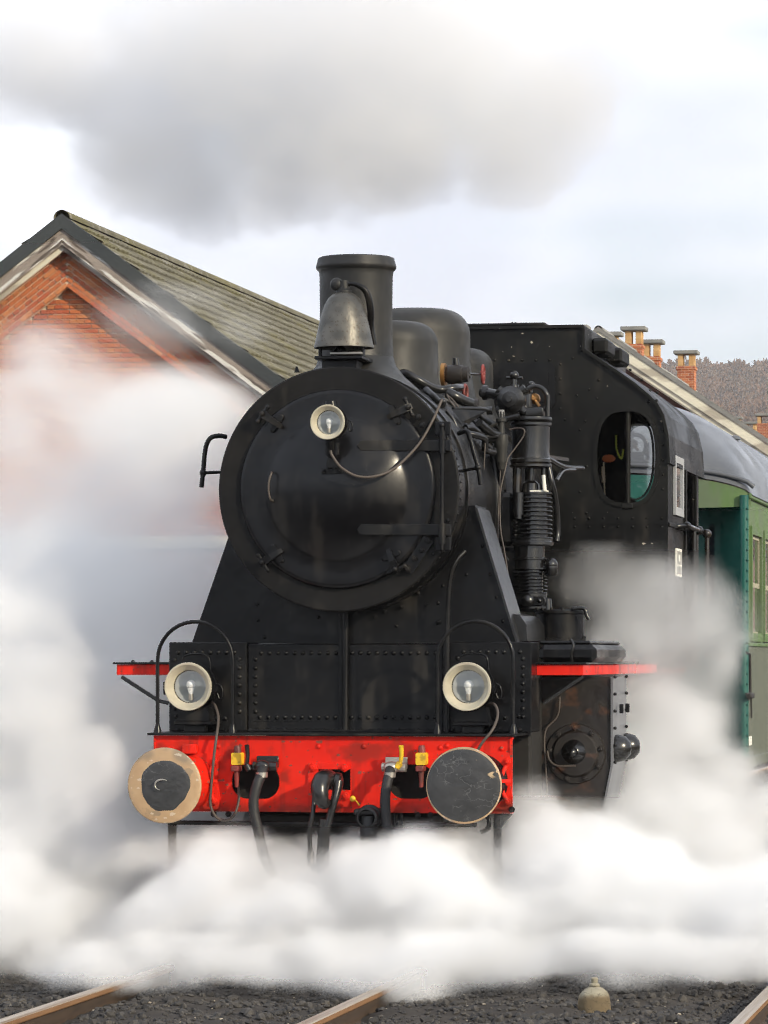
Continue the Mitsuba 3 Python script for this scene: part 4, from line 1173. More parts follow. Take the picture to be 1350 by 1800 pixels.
add(dm, 'lid_bolt', cat([rod([dc[0] + 0.155 * math.cos(t), 2.15 + 0.155 * math.sin(t), zt_ + 0.33], [dc[0] + 0.155 * math.cos(t), 2.15 + 0.155 * math.sin(t), zt_ + 0.352], 0.01, 6) for t in np.linspace(PI, 2 * PI, 8)]), BLACK, smooth=False, kind='stuff')
add(dm, 'clip', tube([W(1003, 1124, 1.48), W(1008, 1135, 1.46), W(1004, 1150, 1.46), W(1006, 1163, 1.48)], 0.009), PIPE, smooth=60)
add(dm, 'tap', tube([W(1003, 1128, 1.9), W(1020, 1130, 1.9), W(1028, 1118, 1.9)], 0.012), PIPE, smooth=60)

# --- compound air pump, right side of the boiler
PV = 2.55
pm = mpp(PV, 0.9)


def pz(py):
    return W(930, py, PV)[2]


pcx = W(933, 800, PV)[0]
PR = 0.128
ap = add(loco, 'air_pump', lathe([(0, pz(733)), (0.10, pz(733)), (0.136, pz(734)), (0.138, pz(738)), (0.136, pz(740)), (0.122, pz(741)), (0.135, pz(744)), (0.135, pz(748)), (0.124, pz(751)), (0.122, pz(770)), (0.122, pz(798)), (0.125, pz(806)), (0.134, pz(808)), (0.134, pz(813)), (0.124, pz(814)), (0.137, pz(817)), (0.137, pz(821)), (0.10, pz(823)), (0, pz(823))][::-1], (pcx, PV, 0), n=56), GLOSS, smooth=30)
add(ap, 'piston_rod', cat([rod([pcx + x, PV + y, pz(866)], [pcx + x, PV + y, pz(822)], r) for x, y, r in ((0.0, 0, 0.024), (-0.085, -0.03, 0.03), (0.085, -0.02, 0.016), (-0.03, 0.08, 0.02))]), GLOSS, smooth=40)
add(ap, 'gland', lathe([(0, pz(845)), (0.03, pz(845)), (0.055, pz(850)), (0.06, pz(866)), (0.06, pz(868))][::-1], (pcx, PV, 0), n=24), GLOSS, smooth=30)
add(ap, 'brass_plate', cat([cbox(pcx + 0.0, pcx + 0.115, PV - 0.06, PV + 0.02, pz(866), pz(862), .003), rod([pcx + 0.10, PV - .06, pz(864)], [pcx + 0.09, PV - .06, pz(836)], 0.014)]), WHITEP, smooth=40)


def finned(py0, py1, n, r0, r1, cx):
    pr0 = [(0, pz(py0)), (r1, pz(py0 + .2)), (r1, pz(py0 + 3))]
    st = (py1 - py0 - 8) / n
    for i in range(n):
        y = py0 + 4 + i * st
        pr0 += [(r0, pz(y)), (r0, pz(y + st * .52)), (r1, pz(y + st * .6)), (r1 + .003, pz(y + st * .75)), (r1, pz(y + st * .93))]
    pr0 += [(r1, pz(py1 - 3)), (r1, pz(py1 - .2)), (0, pz(py1))]
    return lathe(pr0[::-1], (cx, PV, 0), n=56)


add(ap, 'upper_air_cylinder', cat([finned(866, 952, 10, 0.100, 0.130, pcx + 0.012), lathe([(0, pz(951)), (0.13, pz(951.2)), (0.136, pz(953)), (0.136, pz(958)), (0.125, pz(960)), (0, pz(960))][::-1], (pcx + .012, PV, 0), n=56)]), GLOSS, smooth=30)
add(ap, 'waist', lathe([(0.10, pz(960)), (0.10, pz(980)), (0.112, pz(981)), (0.112, pz(984)), (0.10, pz(985)), (0.10, pz(1000))][::-1], (pcx - 0.01, PV, 0), n=40), GLOSS, smooth=30)
add(ap, 'lower_air_cylinder', finned(998, 1048, 7, 0.085, 0.112, pcx - 0.005), GLOSS, smooth=30)
lc = W(928, 1056, PV - 0.12)
add(ap, 'bottom_flange', cat([lathe([(0, pz(1048)), (0.11, pz(1048)), (0.11, pz(1064)), (0.118, pz(1066)), (0.118, pz(1070)), (0.06, pz(1076)), (0, pz(1076))][::-1], (pcx - 0.005, PV, 0), n=40),
                            hull([lc + np.array([x, y, z]) for x, z in [(s_ * (0.085 + 0.028 * math.cos(t)), 0.028 * math.sin(t)) for s_ in (-1, 1) for t in np.linspace(-1.5, 1.5, 6)] for y in (-0.012, 0.05)])]), GLOSS, smooth=30)
add(ap, 'valve_cover', cat([lathe([(0, 0.05), (0.03, 0.045), (0.042, 0.03), (0.044, -0.01)], lc + [0, -0.01, 0], axis='-y', n=24), ball(lc + [0.077, -.012, 0], 0.016), ball(lc + [-0.08, -.012, 0], 0.016)]), GLOSS, smooth=50)
vc = W(968, 997, PV)
add(ap, 'side_valve', cat([lathe([(0, 0.045), (0.035, 0.042), (0.046, 0.025), (0.046, -0.04), (0.03, -0.06)], vc, n=24), ball(vc + [0, 0, 0.015], 0.047), rod(vc + [-0.12, 0, 0], vc, 0.028)]), GLOSS, smooth=50)
add(ap, 'drain_valve', lathe([(0, 0.03), (0.03, 0.02), (0.034, -0.06)], W(962, 1058, PV), n=20), GLOSS, smooth=50)
add(ap, 'valve_chest', cat([cbox(pcx - 0.26, pcx - 0.10, PV - 0.06, PV + 0.12, pz(960), pz(866), 0.03), rod(W(911, 866, PV - .12), W(911, 905, PV - .12), 0.034, 16), rod(W(911, 905, PV - .12), W(911, 912, PV - .12), 0.025, 16), cbox(pcx - 0.20, pcx - 0.05, PV - 0.05, PV + 0.12, pz(1066), pz(962), 0.03)]), GLOSS, smooth=30)
add(ap, 'rear_fins', cat([cbox(pcx - 0.27, pcx - 0.16, PV + 0.02, PV + 0.10, pz(y + 3), pz(y), .002) for y in range(1002, 1046, 8)]), GLOSS, smooth=False)
# governor on the pump head
gc = W(941, 703, PV - 0.02)
add(ap, 'ring_valve', cat([tube([gc + [0.088 * math.cos(t) * .9, 0, 0.088 * math.sin(t)] for t in np.linspace(0, 2 * PI, 28)], 0.017, 10, smooth=False), cbox(gc[0] - 0.06, gc[0] + 0.06, PV - .08, PV + .06, pz(733.5), gc[2] - 0.05, .008), rod([gc[0] + .085, PV - .05, pz(733)], [gc[0] + .085, PV - .05, gc[2] + 0.03], 0.016)]), PIPE, smooth=50)
add(ap, 'brass_nozzle', cat([lathe([(0, 0.02), (0.012, 0.02), (0.016, -0.01), (0.034, -0.02), (0.036, -0.05)], gc + [-.014, 0.03, 0.012], axis='-y', n=18), rod(gc + [-.03, .04, .03], gc + [.02, .04, -.04], .012)]), BRASS, smooth=40)
add(ap, 'lubricator', cat([rod(W(903, 690, PV), W(903, 652, PV), 0.018, 12), ball(W(904, 660, PV), 0.03), rod(W(890, 664, PV), W(918, 664, PV), 0.011), lathe([(0, .05), (.03, .05), (.034, 0), (.05, -.02), (.05, -.08)], W(904, 690, PV), n=16), rod(W(932, 672, PV), W(933, 690, PV), 0.014), ball(W(934, 676, PV), 0.022), rod(W(921, 676, PV), W(921, 690, PV), 0.009), cbox(W(898, 0, PV)[0], W(935, 0, PV)[0], PV - .03, PV + .05, W(930, 735, PV)[2], W(930, 690, PV)[2], .015)]), GLOSS, smooth=50)
pc = W(896, 702, PV - .14)
add(ap, 'throttle_valve', cat([ball(pc + [0, 0.1, 0], 0.095, 3, (1, .9, .9)), lathe([(0, 0.05), (0.018, 0.05), (0.02, 0.03), (0.05, 0.025), (0.055, 0.0), (0.09, -0.03)], pc + [0.0, 0.0, 0.0], axis='-y', n=24), rod(pc + [-0.09, .08, .07], pc + [.09, .08, -.08], 0.03), rod(pc + [-0.09, .08, -.07], pc + [.09, .08, .08], 0.03), rod(pc + [-0.04, 0.02, -0.13], pc + [0.06, 0.02, -0.10], 0.022)]), PIPE, smooth=50)
add(ap, 'bracket', cat([hull([W(1000, 805 + a_, 3.3 + b_) for a_ in (0, 6) for b_ in (0, .05)] + [W(965, 800 + a_, 2.6 + b_) for a_ in (0, 6) for b_ in (0, .05)]), tube([W(962, 805, 2.6), W(985, 818, 2.9), W(1000, 822, 3.2), W(1024, 823, 3.6)], 0.017), tube([W(978, 845, 2.7), W(990, 828, 3.0), W(1010, 826, 3.3)], 0.013)]), PIPE, smooth=40)
add(ap, 'side_pipe', tube([W(964, 822, PV), W(970, 850, PV), W(975, 870, PV + .05), W(979, 900, PV + .1), W(980, 935, PV + .12), W(978, 952, PV + .1)], 0.02), PIPE, smooth=60)
add(ap, 'backing_plate', hull([W(a_, b_, 3.1 + y) for a_, b_ in ((968, 815), (985, 840), (1004, 880), (1008, 930), (1000, 965), (968, 965)) for y in (0, .06)]), CABB, smooth=False)

# --- steam and air pipes between smokebox and pump
PIPES = [
    ([(690, 657, 2.0), (712, 656, 1.95), (735, 668, 1.95), (757, 680, 2.0), (775, 685, 2.05), (800, 682, 2.1), (812, 681, 2.3)], 7.0, PIPE),
    ([(786, 690, 1.9), (800, 697, 1.9), (818, 706, 1.95), (834, 712, 2.0)], 9.5, PIPE),
    ([(749, 685, 1.7), (760, 695, 1.62), (772, 707, 1.58), (778, 713, 1.55)], 6.0, PIPE),
    ([(785, 722, 1.55), (797, 738, 1.55), (806, 760, 1.55), (812, 775, 1.55)], 3.4, PIPE),
    ([(815, 779, 1.5), (821, 795, 1.5), (825, 815, 1.5), (828, 845, 1.5), (827, 890, 1.52), (818, 935, 1.55)], 3.5, PIPE),
    ([(796, 718, 1.8), (825, 718, 1.9), (850, 719, 2.0), (862, 722, 2.1)], 3.5, PIPE),
    ([(818, 752, 1.8), (828, 752, 1.85), (838, 758, 1.9), (845, 766, 2.0)], 6.0, PIPE),
    ([(822, 762, 1.75), (840, 766, 1.8), (852, 772, 1.9), (853, 790, 1.95), (868, 795, 2.1)], 6.0, PIPE),
    ([(842, 743, 2.0), (852, 752, 2.05), (866, 762, 2.15), (880, 766, 2.2)], 8.0, PIPE),
    ([(850, 768, 2.1), (868, 766, 2.15), (881, 768, 2.2)], 5.5, PIPE),
    ([(858, 783, 2.2), (866, 790, 2.2), (876, 795, 2.2), (880, 812, 2.25), (882, 860, 2.3)], 7.5, PIPE),
    ([(868, 800, 2.3), (872, 850, 2.3), (868, 900, 2.3), (866, 930, 2.35)], 10.0, PIPE),
    ([(895, 755, 2.3), (905, 753, 2.3), (917, 753, 2.28), (922, 758, 2.27), (918, 770, 2.27), (904, 790, 2.25), (893, 805, 2.23), (888, 825, 2.2), (879, 870, 2.15), (880, 930, 2.1), (886, 965, 2.05), (893, 1010, 2.0)], 1.3, CABLE),
    ([(881, 805, 2.2), (879, 840, 2.2), (876, 900, 2.15), (875, 950, 2.1), (873, 988, 2.1)], 1.2, CABLE),
    ([(853, 775, 1.9), (851, 820, 1.9), (850, 880, 1.95), (850, 915, 2.0)], 1.2, CABLE),
    ([(848, 690, 2.6), (862, 692, 2.55), (876, 695, 2.5), (890, 700, 2.45)], 9.0, PIPE),
    ([(836, 720, 2.3), (850, 735, 2.3), (866, 745, 2.3), (878, 752, 2.3)], 5.0, PIPE),
    ([(786, 695, 1.75), (792, 706, 1.72), (800, 716, 1.7)], 1.5, CABLE),
    ([(785, 693, 1.75), (797, 704, 1.75), (806, 716, 1.75)], 1.2, CABLE),
    ([(868, 930, 2.3), (872, 950, 2.3), (880, 970, 2.35), (892, 985, 2.4)], 4.0, PIPE),
    ([(862, 915, 2.5), (868, 955, 2.5), (880, 1000, 2.5), (890, 1040, 2.5)], 5.0, PIPE),
    ([(888, 960, 2.2), (880, 975, 2.2), (874, 990, 2.2)], 2.0, PIPE),
]
for pts, rpx, m in PIPES:
    add(loco, 'pipe', tube([W(*p) for p in pts], rpx * mpp(pts[0][2]), 12), m, smooth=60)
fl = [((853, 690), 2.58, 13, 9), ((838, 713), 2.0, 12, 6), ((861, 722), 2.1, 7, 10), ((820, 756), 1.82, 8, 5)]
for (px, py), v_, rr, ln in fl:
    c = W(px, py, v_)
    add(loco, 'pipe_flange', rod(c - [ln * .5 * mpp(v_), 0, 0], c + [ln * .5 * mpp(v_), 0, 0], rr * mpp(v_), 20), RUSTY if rr == 12 else PIPE, smooth=40)
vt = W(881, 770, 2.2)
add(loco, 'angle_valve', cat([lathe([(0, 0.17), (0.018, 0.17), (0.02, 0.13), (0.034, 0.125), (0.034, 0.105), (0.02, 0.10), (0.024, 0.03), (0.044, 0.02), (0.048, -0.03), (0.04, -0.06), (0.036, -0.15), (0.028, -0.16), (0.022, -0.20), (0, -0.2)][::-1], vt, n=20), rod(vt + [-0.09, 0, 0], vt, 0.034), rod(vt + [-.09, -.01, .06], vt + [-.02, -.01, .10], 0.01)]), DARKGREY, smooth=40)
add(loco, 'nut', lathe([(0.02, 0.0), (0.02, 0.05), (0, 0.05)], vt + [0, 0, .13], n=6), METAL, smooth=False)
tri = [W(793, 719, 1.75), W(855, 722, 2.0), W(824, 745, 1.85), W(812, 742, 1.78)]
add(loco, 'gusset', hull([p + np.array([0, y, 0]) for p in tri for y in (0, .012)]), BLACK, smooth=False)
add(loco, 'red_handwheel', cat([tube([W(818, 690, 2.3) + np.array([0.004 * math.cos(t), 0.04 * math.cos(t), 0.048 * math.sin(t)]) for t in np.linspace(0, 2 * PI, 20)], 0.011, 8, smooth=False)]), REDDULL, smooth=60, label='small worn red handwheel low beside the dome')
hw_c = W(849, 658, 3.0)
hwk = add(loco, 'red_handwheel', cat([tube([hw_c + np.array([0.0, 0.045 * math.cos(t), 0.060 * math.sin(t)]) for t in np.linspace(0, 2 * PI, 24)], 0.009, 8, smooth=False)] + [rod(hw_c, hw_c + np.array([0.0, 0.055 * math.cos(t), 0.06 * math.sin(t)]), 0.008, 8) for t in np.linspace(0.4, 2 * PI + .4, 6)[:-1]]), REDDULL, smooth=60, label='red handwheel beside the steam dome')
add(hwk, 'spindle', rod(W(815, 657, 2.7), hw_c, 0.008), PIPE, smooth=60)
vb = W(801, 658, 2.65)
vv = add(loco, 'dome_valve', lathe([(0, 0.085), (0.05, 0.085), (0.052, 0.05), (0.062, 0.045), (0.066, 0.0), (0.062, -0.05), (0.05, -0.06), (0.05, -0.09), (0, -.09)][::-1], vb, axis='x', n=28), RUSTY, smooth=40)
add(vv, 'flange', lathe([(0, 0.012), (0.078, 0.012), (0.078, -0.012), (0, -0.012)][::-1], W(780, 659, 2.65), axis='x', n=24), BRASS, smooth=30)
add(vv, 'outlet', cat([rod(vb + [0, 0, -0.16], vb, 0.03), lathe([(0, .05), (.022, .045), (.024, 0)], vb + [0, 0, .06], n=12), rod(W(812, 660, 2.68), W(826, 660, 2.7), 0.022)]), PIPE, smooth=40)
# small cock and horn of the handrail at the smokebox top, left side stud
add(loco, 'rail_knob', cat([rod(W(770, 704, 1.3), W(783, 708, 1.3), 0.014), ball(W(779, 706, 1.25), 0.022)]), PIPE, smooth=50)
add(loco, 'lifting_lug', hull([W(a_, b_, y) for a_, b_ in ((517, 655), (527, 655), (523, 644), (520, 644)) for y in (0.95, 1.0)]), BLACK, smooth=False)

# --- cylinder block, right
YC = 1.95
cyl = add(loco, 'cylinder_block', plate(Polygon([tuple(W(a_, b_, YC)[[0, 2]]) for a_, b_ in ((905, 1190), (1072, 1190), (1072, 1345), (1046, 1480), (1030, 1560), (905, 1560))]), YC, YC + 0.62), RUSTY, smooth=False)
wr = [W(a_, b_, YC) for a_, b_ in ((1072.5, 1190), (1072.5, 1345), (1046.5, 1480), (1030, 1560))]
V = [[[p[0] + 0.006, YC - 0.02, p[2]], [p[0] + 0.02, YC - 0.02, p[2]], [p[0] + 0.02, YC + 0.66, p[2]], [p[0] + 0.006, YC + 0.66, p[2]]] for p in wr]
add(cyl, 'casing_sheet', grid(np.array(V)), GREYP, smooth=False, label='bare grey metal sheet on the cylinder side')
for nm, pts in (('casing_bolt', [(1075, 1190 + 30 * i) for i in range(6)] + [(1062, 1395), (1055, 1432)]),):
    sh = mikit.ply(ball((0, 0, 0), 0.011, 1), BLACK, smooth=True)
    for p in pts:
        q = W(p[0], p[1], YC - 0.02)
        for dy in (0.02, 0.60):
            put(cyl, nm, sh, T().translate([float(q[0] + (0.02 if p[1] < 1350 else 0.005)), float(YC - .02 + dy), float(q[2])]))
for d in (0.1, 0.4):
    add(cyl, 'casing_clasp', cbox(1.545, 1.57, YC + .02 + d, YC + .06 + d, W(1080, 1254, YC)[2], W(1080, 1238, YC)[2], .004), BLACK, smooth=False)
for dy in (-0.04, 0.42):
    p = W(1080, 1316, YC)
    bl = add(cyl, 'cover_dome', lathe([(0, 0.085), (0.04, 0.08), (0.075, 0.05), (0.088, 0.0), (0.082, -0.03)], (p[0] + 0.01, YC + 0.14 + dy, p[2]), axis='x', n=28), GLOSS, smooth=60)
vcx = W(1012, 1325, YC)
m_ = mpp(YC)
ec = add(cyl, 'end_cover', lathe([(0, 0.05), (0.07, 0.05), (0.085, 0.045), (0.135, 0.04), (0.145, 0.03), (0.15, 0.02), (0.185, 0.016), (0.19, 0.0)][::-1], (vcx[0], YC, vcx[2]), axis='-y', n=56), RUSTY, smooth=30)
add(ec, 'centre_boss', lathe([(0, 0.16), (0.02, 0.155), (0.032, 0.14), (0.034, 0.10), (0.05, 0.09), (0.075, 0.05), (0.085, 0.04)][::-1], (vcx[0] - .005, YC - .0, vcx[2] + 0.01), axis='-y', n=28), GLOSS, smooth=50)
bolts(ec, [[vcx[0] + 0.165 * math.cos(t), YC - 0.017, vcx[2] + 0.165 * math.sin(t)] for t in np.linspace(0.2, 2 * PI + .2, 10)[:-1]], 0.02, RUSTY)
mcx = W(962, 1478, YC)
ec = add(cyl, 'main_cover', lathe([(0, 0.10), (0.15, 0.09), (0.22, 0.05), (0.235, 0.035), (0.285, 0.03), (0.29, 0.0)][::-1], (mcx[0], YC, mcx[2]), axis='-y', n=64), mat('rust_cover', lambda p, n, uv: mix((0.11, 0.05, 0.02), (0.04, 0.024, 0.016), smoothstep(0.35, 0.65, f3(p, 9, 3))), 0.6), smooth=30)
bolts(ec, [[mcx[0] + 0.26 * math.cos(t), YC - 0.031, mcx[2] + 0.26 * math.sin(t)] for t in np.linspace(0.1, 2 * PI + .1, 13)[:-1]], 0.022, RUSTY)
add(cyl, 'oil_pipe', cat([tube([W(984, 1225, YC - .03), W(983, 1245, YC - .04), W(978, 1262, YC - .04), W(960, 1282, YC - .05), W(957, 1310, YC - .06), W(960, 1360, YC - .06), W(962, 1416, YC - .06)], 0.006), tube([W(962, 1320, YC - .08), W(966, 1336, YC - .09), W(980, 1346, YC - .1), W(1012, 1346, YC - .1)], 0.006)]), CABLE, smooth=60)
bolts(loco, rv([(938, 1195 + 14 * i) for i in range(5)], 1.4), 0.013)
add(loco, 'cylinder_saddle', cbox(0.75, W(935, 0, 1.6)[0] + .02, 1.45, 1.9, 0.5, zt_ - .02, 0.02), DARKHOLE, smooth=False)
add(loco, 'undergear', cat([cbox(-0.55, 0.55, 0.9, 6, 0.35, 0.85, .02)]), DARKHOLE, smooth=False)
for i, vy in enumerate((2.3, 4.2, 5.9)):
    for sx in (-1, 1):
        r_w = 0.42 if i == 0 else 0.68
        add(loco, 'wheel', lathe([(0.0, -0.06), (0.10, -0.06), (0.10, -0.03), (r_w - 0.10, -0.03), (r_w - 0.09, -0.07), (r_w, -0.07), (r_w, 0.05), (r_w + .03, 0.05), (r_w + 0.03, 0.07), (0, .07)], (-0.07 + sx * 0.75, vy, r_w), axis='x', n=40), FRAMEB, smooth=30)

# --- buffers
for i, (px, py) in enumerate(((287, 1381), (814, 1381))):
    c = W(px, py, 0.0)
    r = 0.224
    mm = WORN if i == 0 else GREASER
    bf = add(loco, 'buffer', cat([lathe([(0.085, 0.03), (0.085, 0.32)], c, axis='y', n=32), lathe([(0.10, 0.30), (0.125, 0.305), (0.13, 0.32), (0.135, 0.50), (0.16, 0.58), (0.17, V_BEAM - 0.02)], c, axis='y', n=40)]), BLACK if i else RED, smooth=30, label='buffer with a bare worn rim around a black greased centre' if i == 0 else 'buffer greased black over its whole face')
    sag = lambda q: -0.018 + 0.018 * (1 - (q / r) ** 2)
    add(bf, 'head', lathe([(0.0, sag(0)), (0.05, sag(.05)), (0.10, sag(.10)), (0.15, sag(.15)), (0.19, sag(.19)), (0.214, sag(.214)), (0.222, -0.022), (0.2245, -0.030), (0.222, -0.045), (0.15, -0.06), (0.08, -0.075), (0.05, -0.08)][::-1], c, axis='-y', n=96), WORN, smooth=30)
    ang = np.linspace(0, 2 * PI, 120, endpoint=False)
    if i == 0:
        rad = 0.149 + 0.004 * np.sin(3 * ang + 1) + 0.007 * (meshkit.noise(np.stack([np.cos(ang) * 3, np.sin(ang) * 3, 0 * ang], -1), 5) - 0.5) * 2
        cx_, cz_ = c[0] + 0.008, c[2] + 0.0
    else:
        rad = 0.214 + 0.003 * np.sin(2 * ang + 2.2)
        cx_, cz_ = c[0], c[2]
    rows = []
    for q in np.linspace(0, 1, 12):
        R_ = rad * q
        x, z = cx_ + R_ * np.cos(ang), cz_ + R_ * np.sin(ang)
        rr = np.hypot(x - c[0], z - c[2])
        lift = 0.0035 * np.minimum(1, (1 - q) * 14) + 0.0006
        rows.append(np.stack([x, c[1] - (-0.018 + 0.018 * (1 - np.minimum(rr / r, 1) ** 2)) - lift, z], -1))
    P = np.array(rows)
    P = np.concatenate([P, P[:, :1]], 1)
    add(bf, 'grease', grid(P), GREASE if i == 0 else GREASER, smooth=40)
    if i == 0:
        add(bf, 'grease_smear', tube([c + [0.045 * math.cos(t) + 0.0, -0.012 - 0.012, 0.032 * math.sin(t) + 0.005] for t in np.linspace(0.9, 4.4, 12)], [0.002, 0.006, 0.004, 0.002], 8), METAL, smooth=60)
    # flange on the beam with ribs and nuts
    fc = np.array([c[0], V_BEAM, c[2]])
    fpoly = Polygon([(c[0] + x, c[2] + z) for x, z in ((-0.22, -0.15), (0.185, -0.15), (0.185, -0.08), (0.165, 0.0), (0.185, 0.09), (0.185, 0.165), (-0.22, 0.165))]).buffer(0.012)
    flg = add(bf, 'flange', plate(fpoly, V_BEAM - 0.018, V_BEAM - 0.001), RED, smooth=False)
    bolts(bf, [fc + [x, -0.018, z] for x, z in ((0.168, 0.125), (0.155, -0.0), (0.168, -0.115), (-0.19, 0.13), (-0.19, -0.11))], 0.023, RED)
    add(bf, 'rib', cat([tube([fc + [0.16, -0.03, 0.10], fc + [0.135, -0.05, 0.03], fc + [0.14, -0.04, -0.05], fc + [0.165, -0.025, -0.11]], 0.014), hull([fc + np.array([x, y, z]) for x, y, z in ((0.12, -0.15, 0), (0.12, -0.15, .02), (0.19, -.02, 0), (0.19, -.02, .02), (.10, -.02, 0), (.10, -.02, .02))])]), RED, smooth=50)
# beam furniture
add(beam, 'bracket', cat([cbox(W(322, 0, .6)[0], W(347, 0, .6)[0], V_BEAM - 0.06, V_BEAM - 0.002, W(585, 1326, .6)[2], W(585, 1309, .6)[2], .006), cbox(bx0 + .004, bx0 + 0.014, V_BEAM - 0.012, V_BEAM - 0.001, bz0 + .01, bz1 - .01, .002), cbox(bx1 - 0.014, bx1 - .004, V_BEAM - 0.012, V_BEAM - 0.001, bz0 + .01, bz1 - .01, .002)]), RED, smooth=False)
rivets(beam, rv([(384, 1312), (786, 1311), (774, 1314), (882, 1316), (296, 1316), (560, 1312), (640, 1312)], V_BEAM - .001), 0.016, RED)
hpz = [W(a_, b_, V_BEAM) for a_, b_ in ((543, 1342), (616, 1418))]
hk = add(loco, 'coupling', plate(sbox(hpz[0][0], hpz[1][2], hpz[1][0], hpz[0][2]).difference(sbox(-0.095, 1.0, 0.095, 1.125)).buffer(-.004).buffer(.004), V_BEAM - 0.018, V_BEAM - 0.001), RED, smooth=False)
bolts(hk, rv([(551, 1349), (606, 1350), (608, 1399), (552, 1400)], V_BEAM - 0.018), 0.026, RED)
# drawhook: a thick curled hook
h0 = W(575, 1384, 0.36)
prof = [W(588, 1370, .6), W(582, 1368, .5), W(574, 1367, .40), W(566, 1372, .33), W(562, 1385, .29), W(564, 1402, .28), W(570, 1412, .31), W(577, 1410, .37)]
add(hk, 'hook', tube(prof, [0.035, 0.045, 0.052, 0.056, 0.054, 0.048, 0.036, 0.02], 16), PIPE, smooth=60)
add(hk, 'trunnion', cat([rod(W(584, 1376, .44), W(601, 1377, .44), 0.045, 20), rod(W(590, 1376, .43), W(598, 1377, .43), 0.062, 24)]), PIPE, smooth=40)
add(hk, 'link', cat([tube([W(594, 1374, .40), W(592, 1390, .38), W(587, 1410, .36), W(580, 1435, .36), W(574, 1462, .36), W(572, 1500, .38)], [0.034, 0.028, 0.023, 0.022, 0.022, 0.022], 12)]), PIPE, smooth=60)
add(hk, 'link', cat([tube([W(553, 1392, .42), W(552, 1412, .40), W(549, 1435, .38), W(544, 1462, .38), W(546, 1500, .38)], 0.014, 12)]), PIPE, smooth=60)
add(hk, 'screw', cat([rod(W(570, 1440, .37), W(563, 1530, .37), 0.03, 14), tube([W(546, 1498, .38), W(548, 1520, .37), W(560, 1528, .36), W(571, 1520, .37), W(573, 1498, .38)], 0.022)]), PIPE, smooth=50)
for j, (pts, hd) in enumerate((([(462, 1350, .50), (459, 1362, .46), (452, 1380, .43), (446, 1405, .42), (447, 1430, .42), (454, 1460, .42), (463, 1500, .42), (480, 1540, .45)], (461, 1347)), ([(686, 1352, .50), (684, 1362, .46), (679, 1385, .43), (677, 1410, .42), (679, 1440, .42), (684, 1480, .42), (690, 1530, .45)], (688, 1349)))):
    hs = add(loco, 'air_hose', tube([W(*p) for p in pts], 0.031, 14), RUBBER, smooth=60)
    hc = W(*hd, .52)
    add(hs, 'cock', cat([ball(hc, 0.05, 2, (1, .9, 0.75)), rod(hc + [-0.06, .02, 0.0], hc + [0.085, .02, 0.0], 0.028, 12), rod(hc, hc + [0, .12, 0.0], 0.034), cbox(hc[0] - .05, hc[0] + .085, .585, .60, hc[2] - .01, hc[2] + .06, .004)]), METAL if j else PIPE, smooth=40)
    add(hs, 'hose_clip', lathe([(0.031, -.015), (0.036, -.015), (0.036, .015), (0.031, .015)], W(*pts[1]) + [0.004, 0, 0.0], n=20), METAL, smooth=30)
    sx = 1 if j else -1
    la = W(703, 1344, .5) if j else W(433, 1348, .5)
    lb_ = W(705, 1311, .47) if j else W(434, 1310, .47)
    add(hs, 'lever', cat([tube([la, (la + lb_) / 2 + [0.006, 0, 0], lb_], [0.011, 0.013, 0.015], 8), rod(la + [-sx * .02, 0, -0.02], la + [0, 0, .01], 0.02)]), YELLOW if j else PIPE, smooth=60)
for px in (417, 741):
    c = W(px, 1334, .56)
    bxk = add(loco, 'cable_socket', hull([c + np.array([x, y, z]) for x, z in ((-.024, -.036), (.024, -.036), (.030, -.028), (.030, .03), (.024, .037), (-.024, .037), (-.030, .03), (-.030, -.028)) for y in (-0.035, 0.058)]), YELLOW, smooth=False)
    add(bxk, 'plug', cat([lathe([(0, .035), (.018, .033), (.022, .02), (.024, -.01)], c + [0, .01, .047], n=16), cbox(c[0] - .028, c[0] + .022, .50, .60, c[2] - .075, c[2] - .04, .006), lathe([(.018, .0), (.014, -.05), (.012, -.09), (0.011, -.095)], c + [0.002, -.02, -.075], n=14)]), REDDULL, smooth=40)
add(loco, 'hose_coupling', cat([lathe([(0.05, 0.05), (0.062, 0.04), (0.062, -0.02), (0.075, -0.03), (0.075, -0.06), (0.05, -0.07)], W(647, 1437, .42), axis='-y', n=28), tube([W(647, 1437, .44), W(648, 1470, .42), W(650, 1520, .42)], 0.05), cbox(*(lambda a_, b_: (a_[0], b_[0], .40, .62, b_[2], a_[2]))(W(627, 1421, .5), W(664, 1432, .5)), .01)]), RUBBER, smooth=40)
add(loco, 'dust_cap', cat([ball(W(620, 1404, .52), 0.018), tube([W(620, 1404, .52), W(626, 1408, .50), W(632, 1416, .48)], 0.004)]), YELLOW, smooth=50)
# bars, step irons and guard irons under the beam
z_u = W(585, 1449, .6)[2]
add(loco, 'under_beam_bar', cat([rod([bx0 + .1, .66, z_u], [bx1 - .22, .66, z_u], 0.014), rod(W(693, 1430, .6), W(693, 1450, .6), 0.012), rod(W(705, 1430, .6), W(705, 1450, .6), 0.012), tube([W(850, 1431, .62), W(859, 1440, .6), W(858, 1455, .6), W(846, 1463, .62)], 0.014)]), BLACK, smooth=50)
bolts(loco, rv([(376, 1431), (402, 1431), (735, 1433), (757, 1433), (900, 1423)], .6), 0.02)
for px, sx in ((303, -1), (875, 1)):
    c = W(px, 1432, .68)
    add(loco, 'guard_iron', cat([cbox(c[0] - .024, c[0] + .024, .66, .70, 0.10, bz0 - .003, .006), hull([(c[0] + sx * x, y, z) for x, z in ((.02, bz0 - .004), (.09, bz0 - .004), (.02, bz0 - .09)) for y in (.67, .69)])]), BLACK, smooth=False)

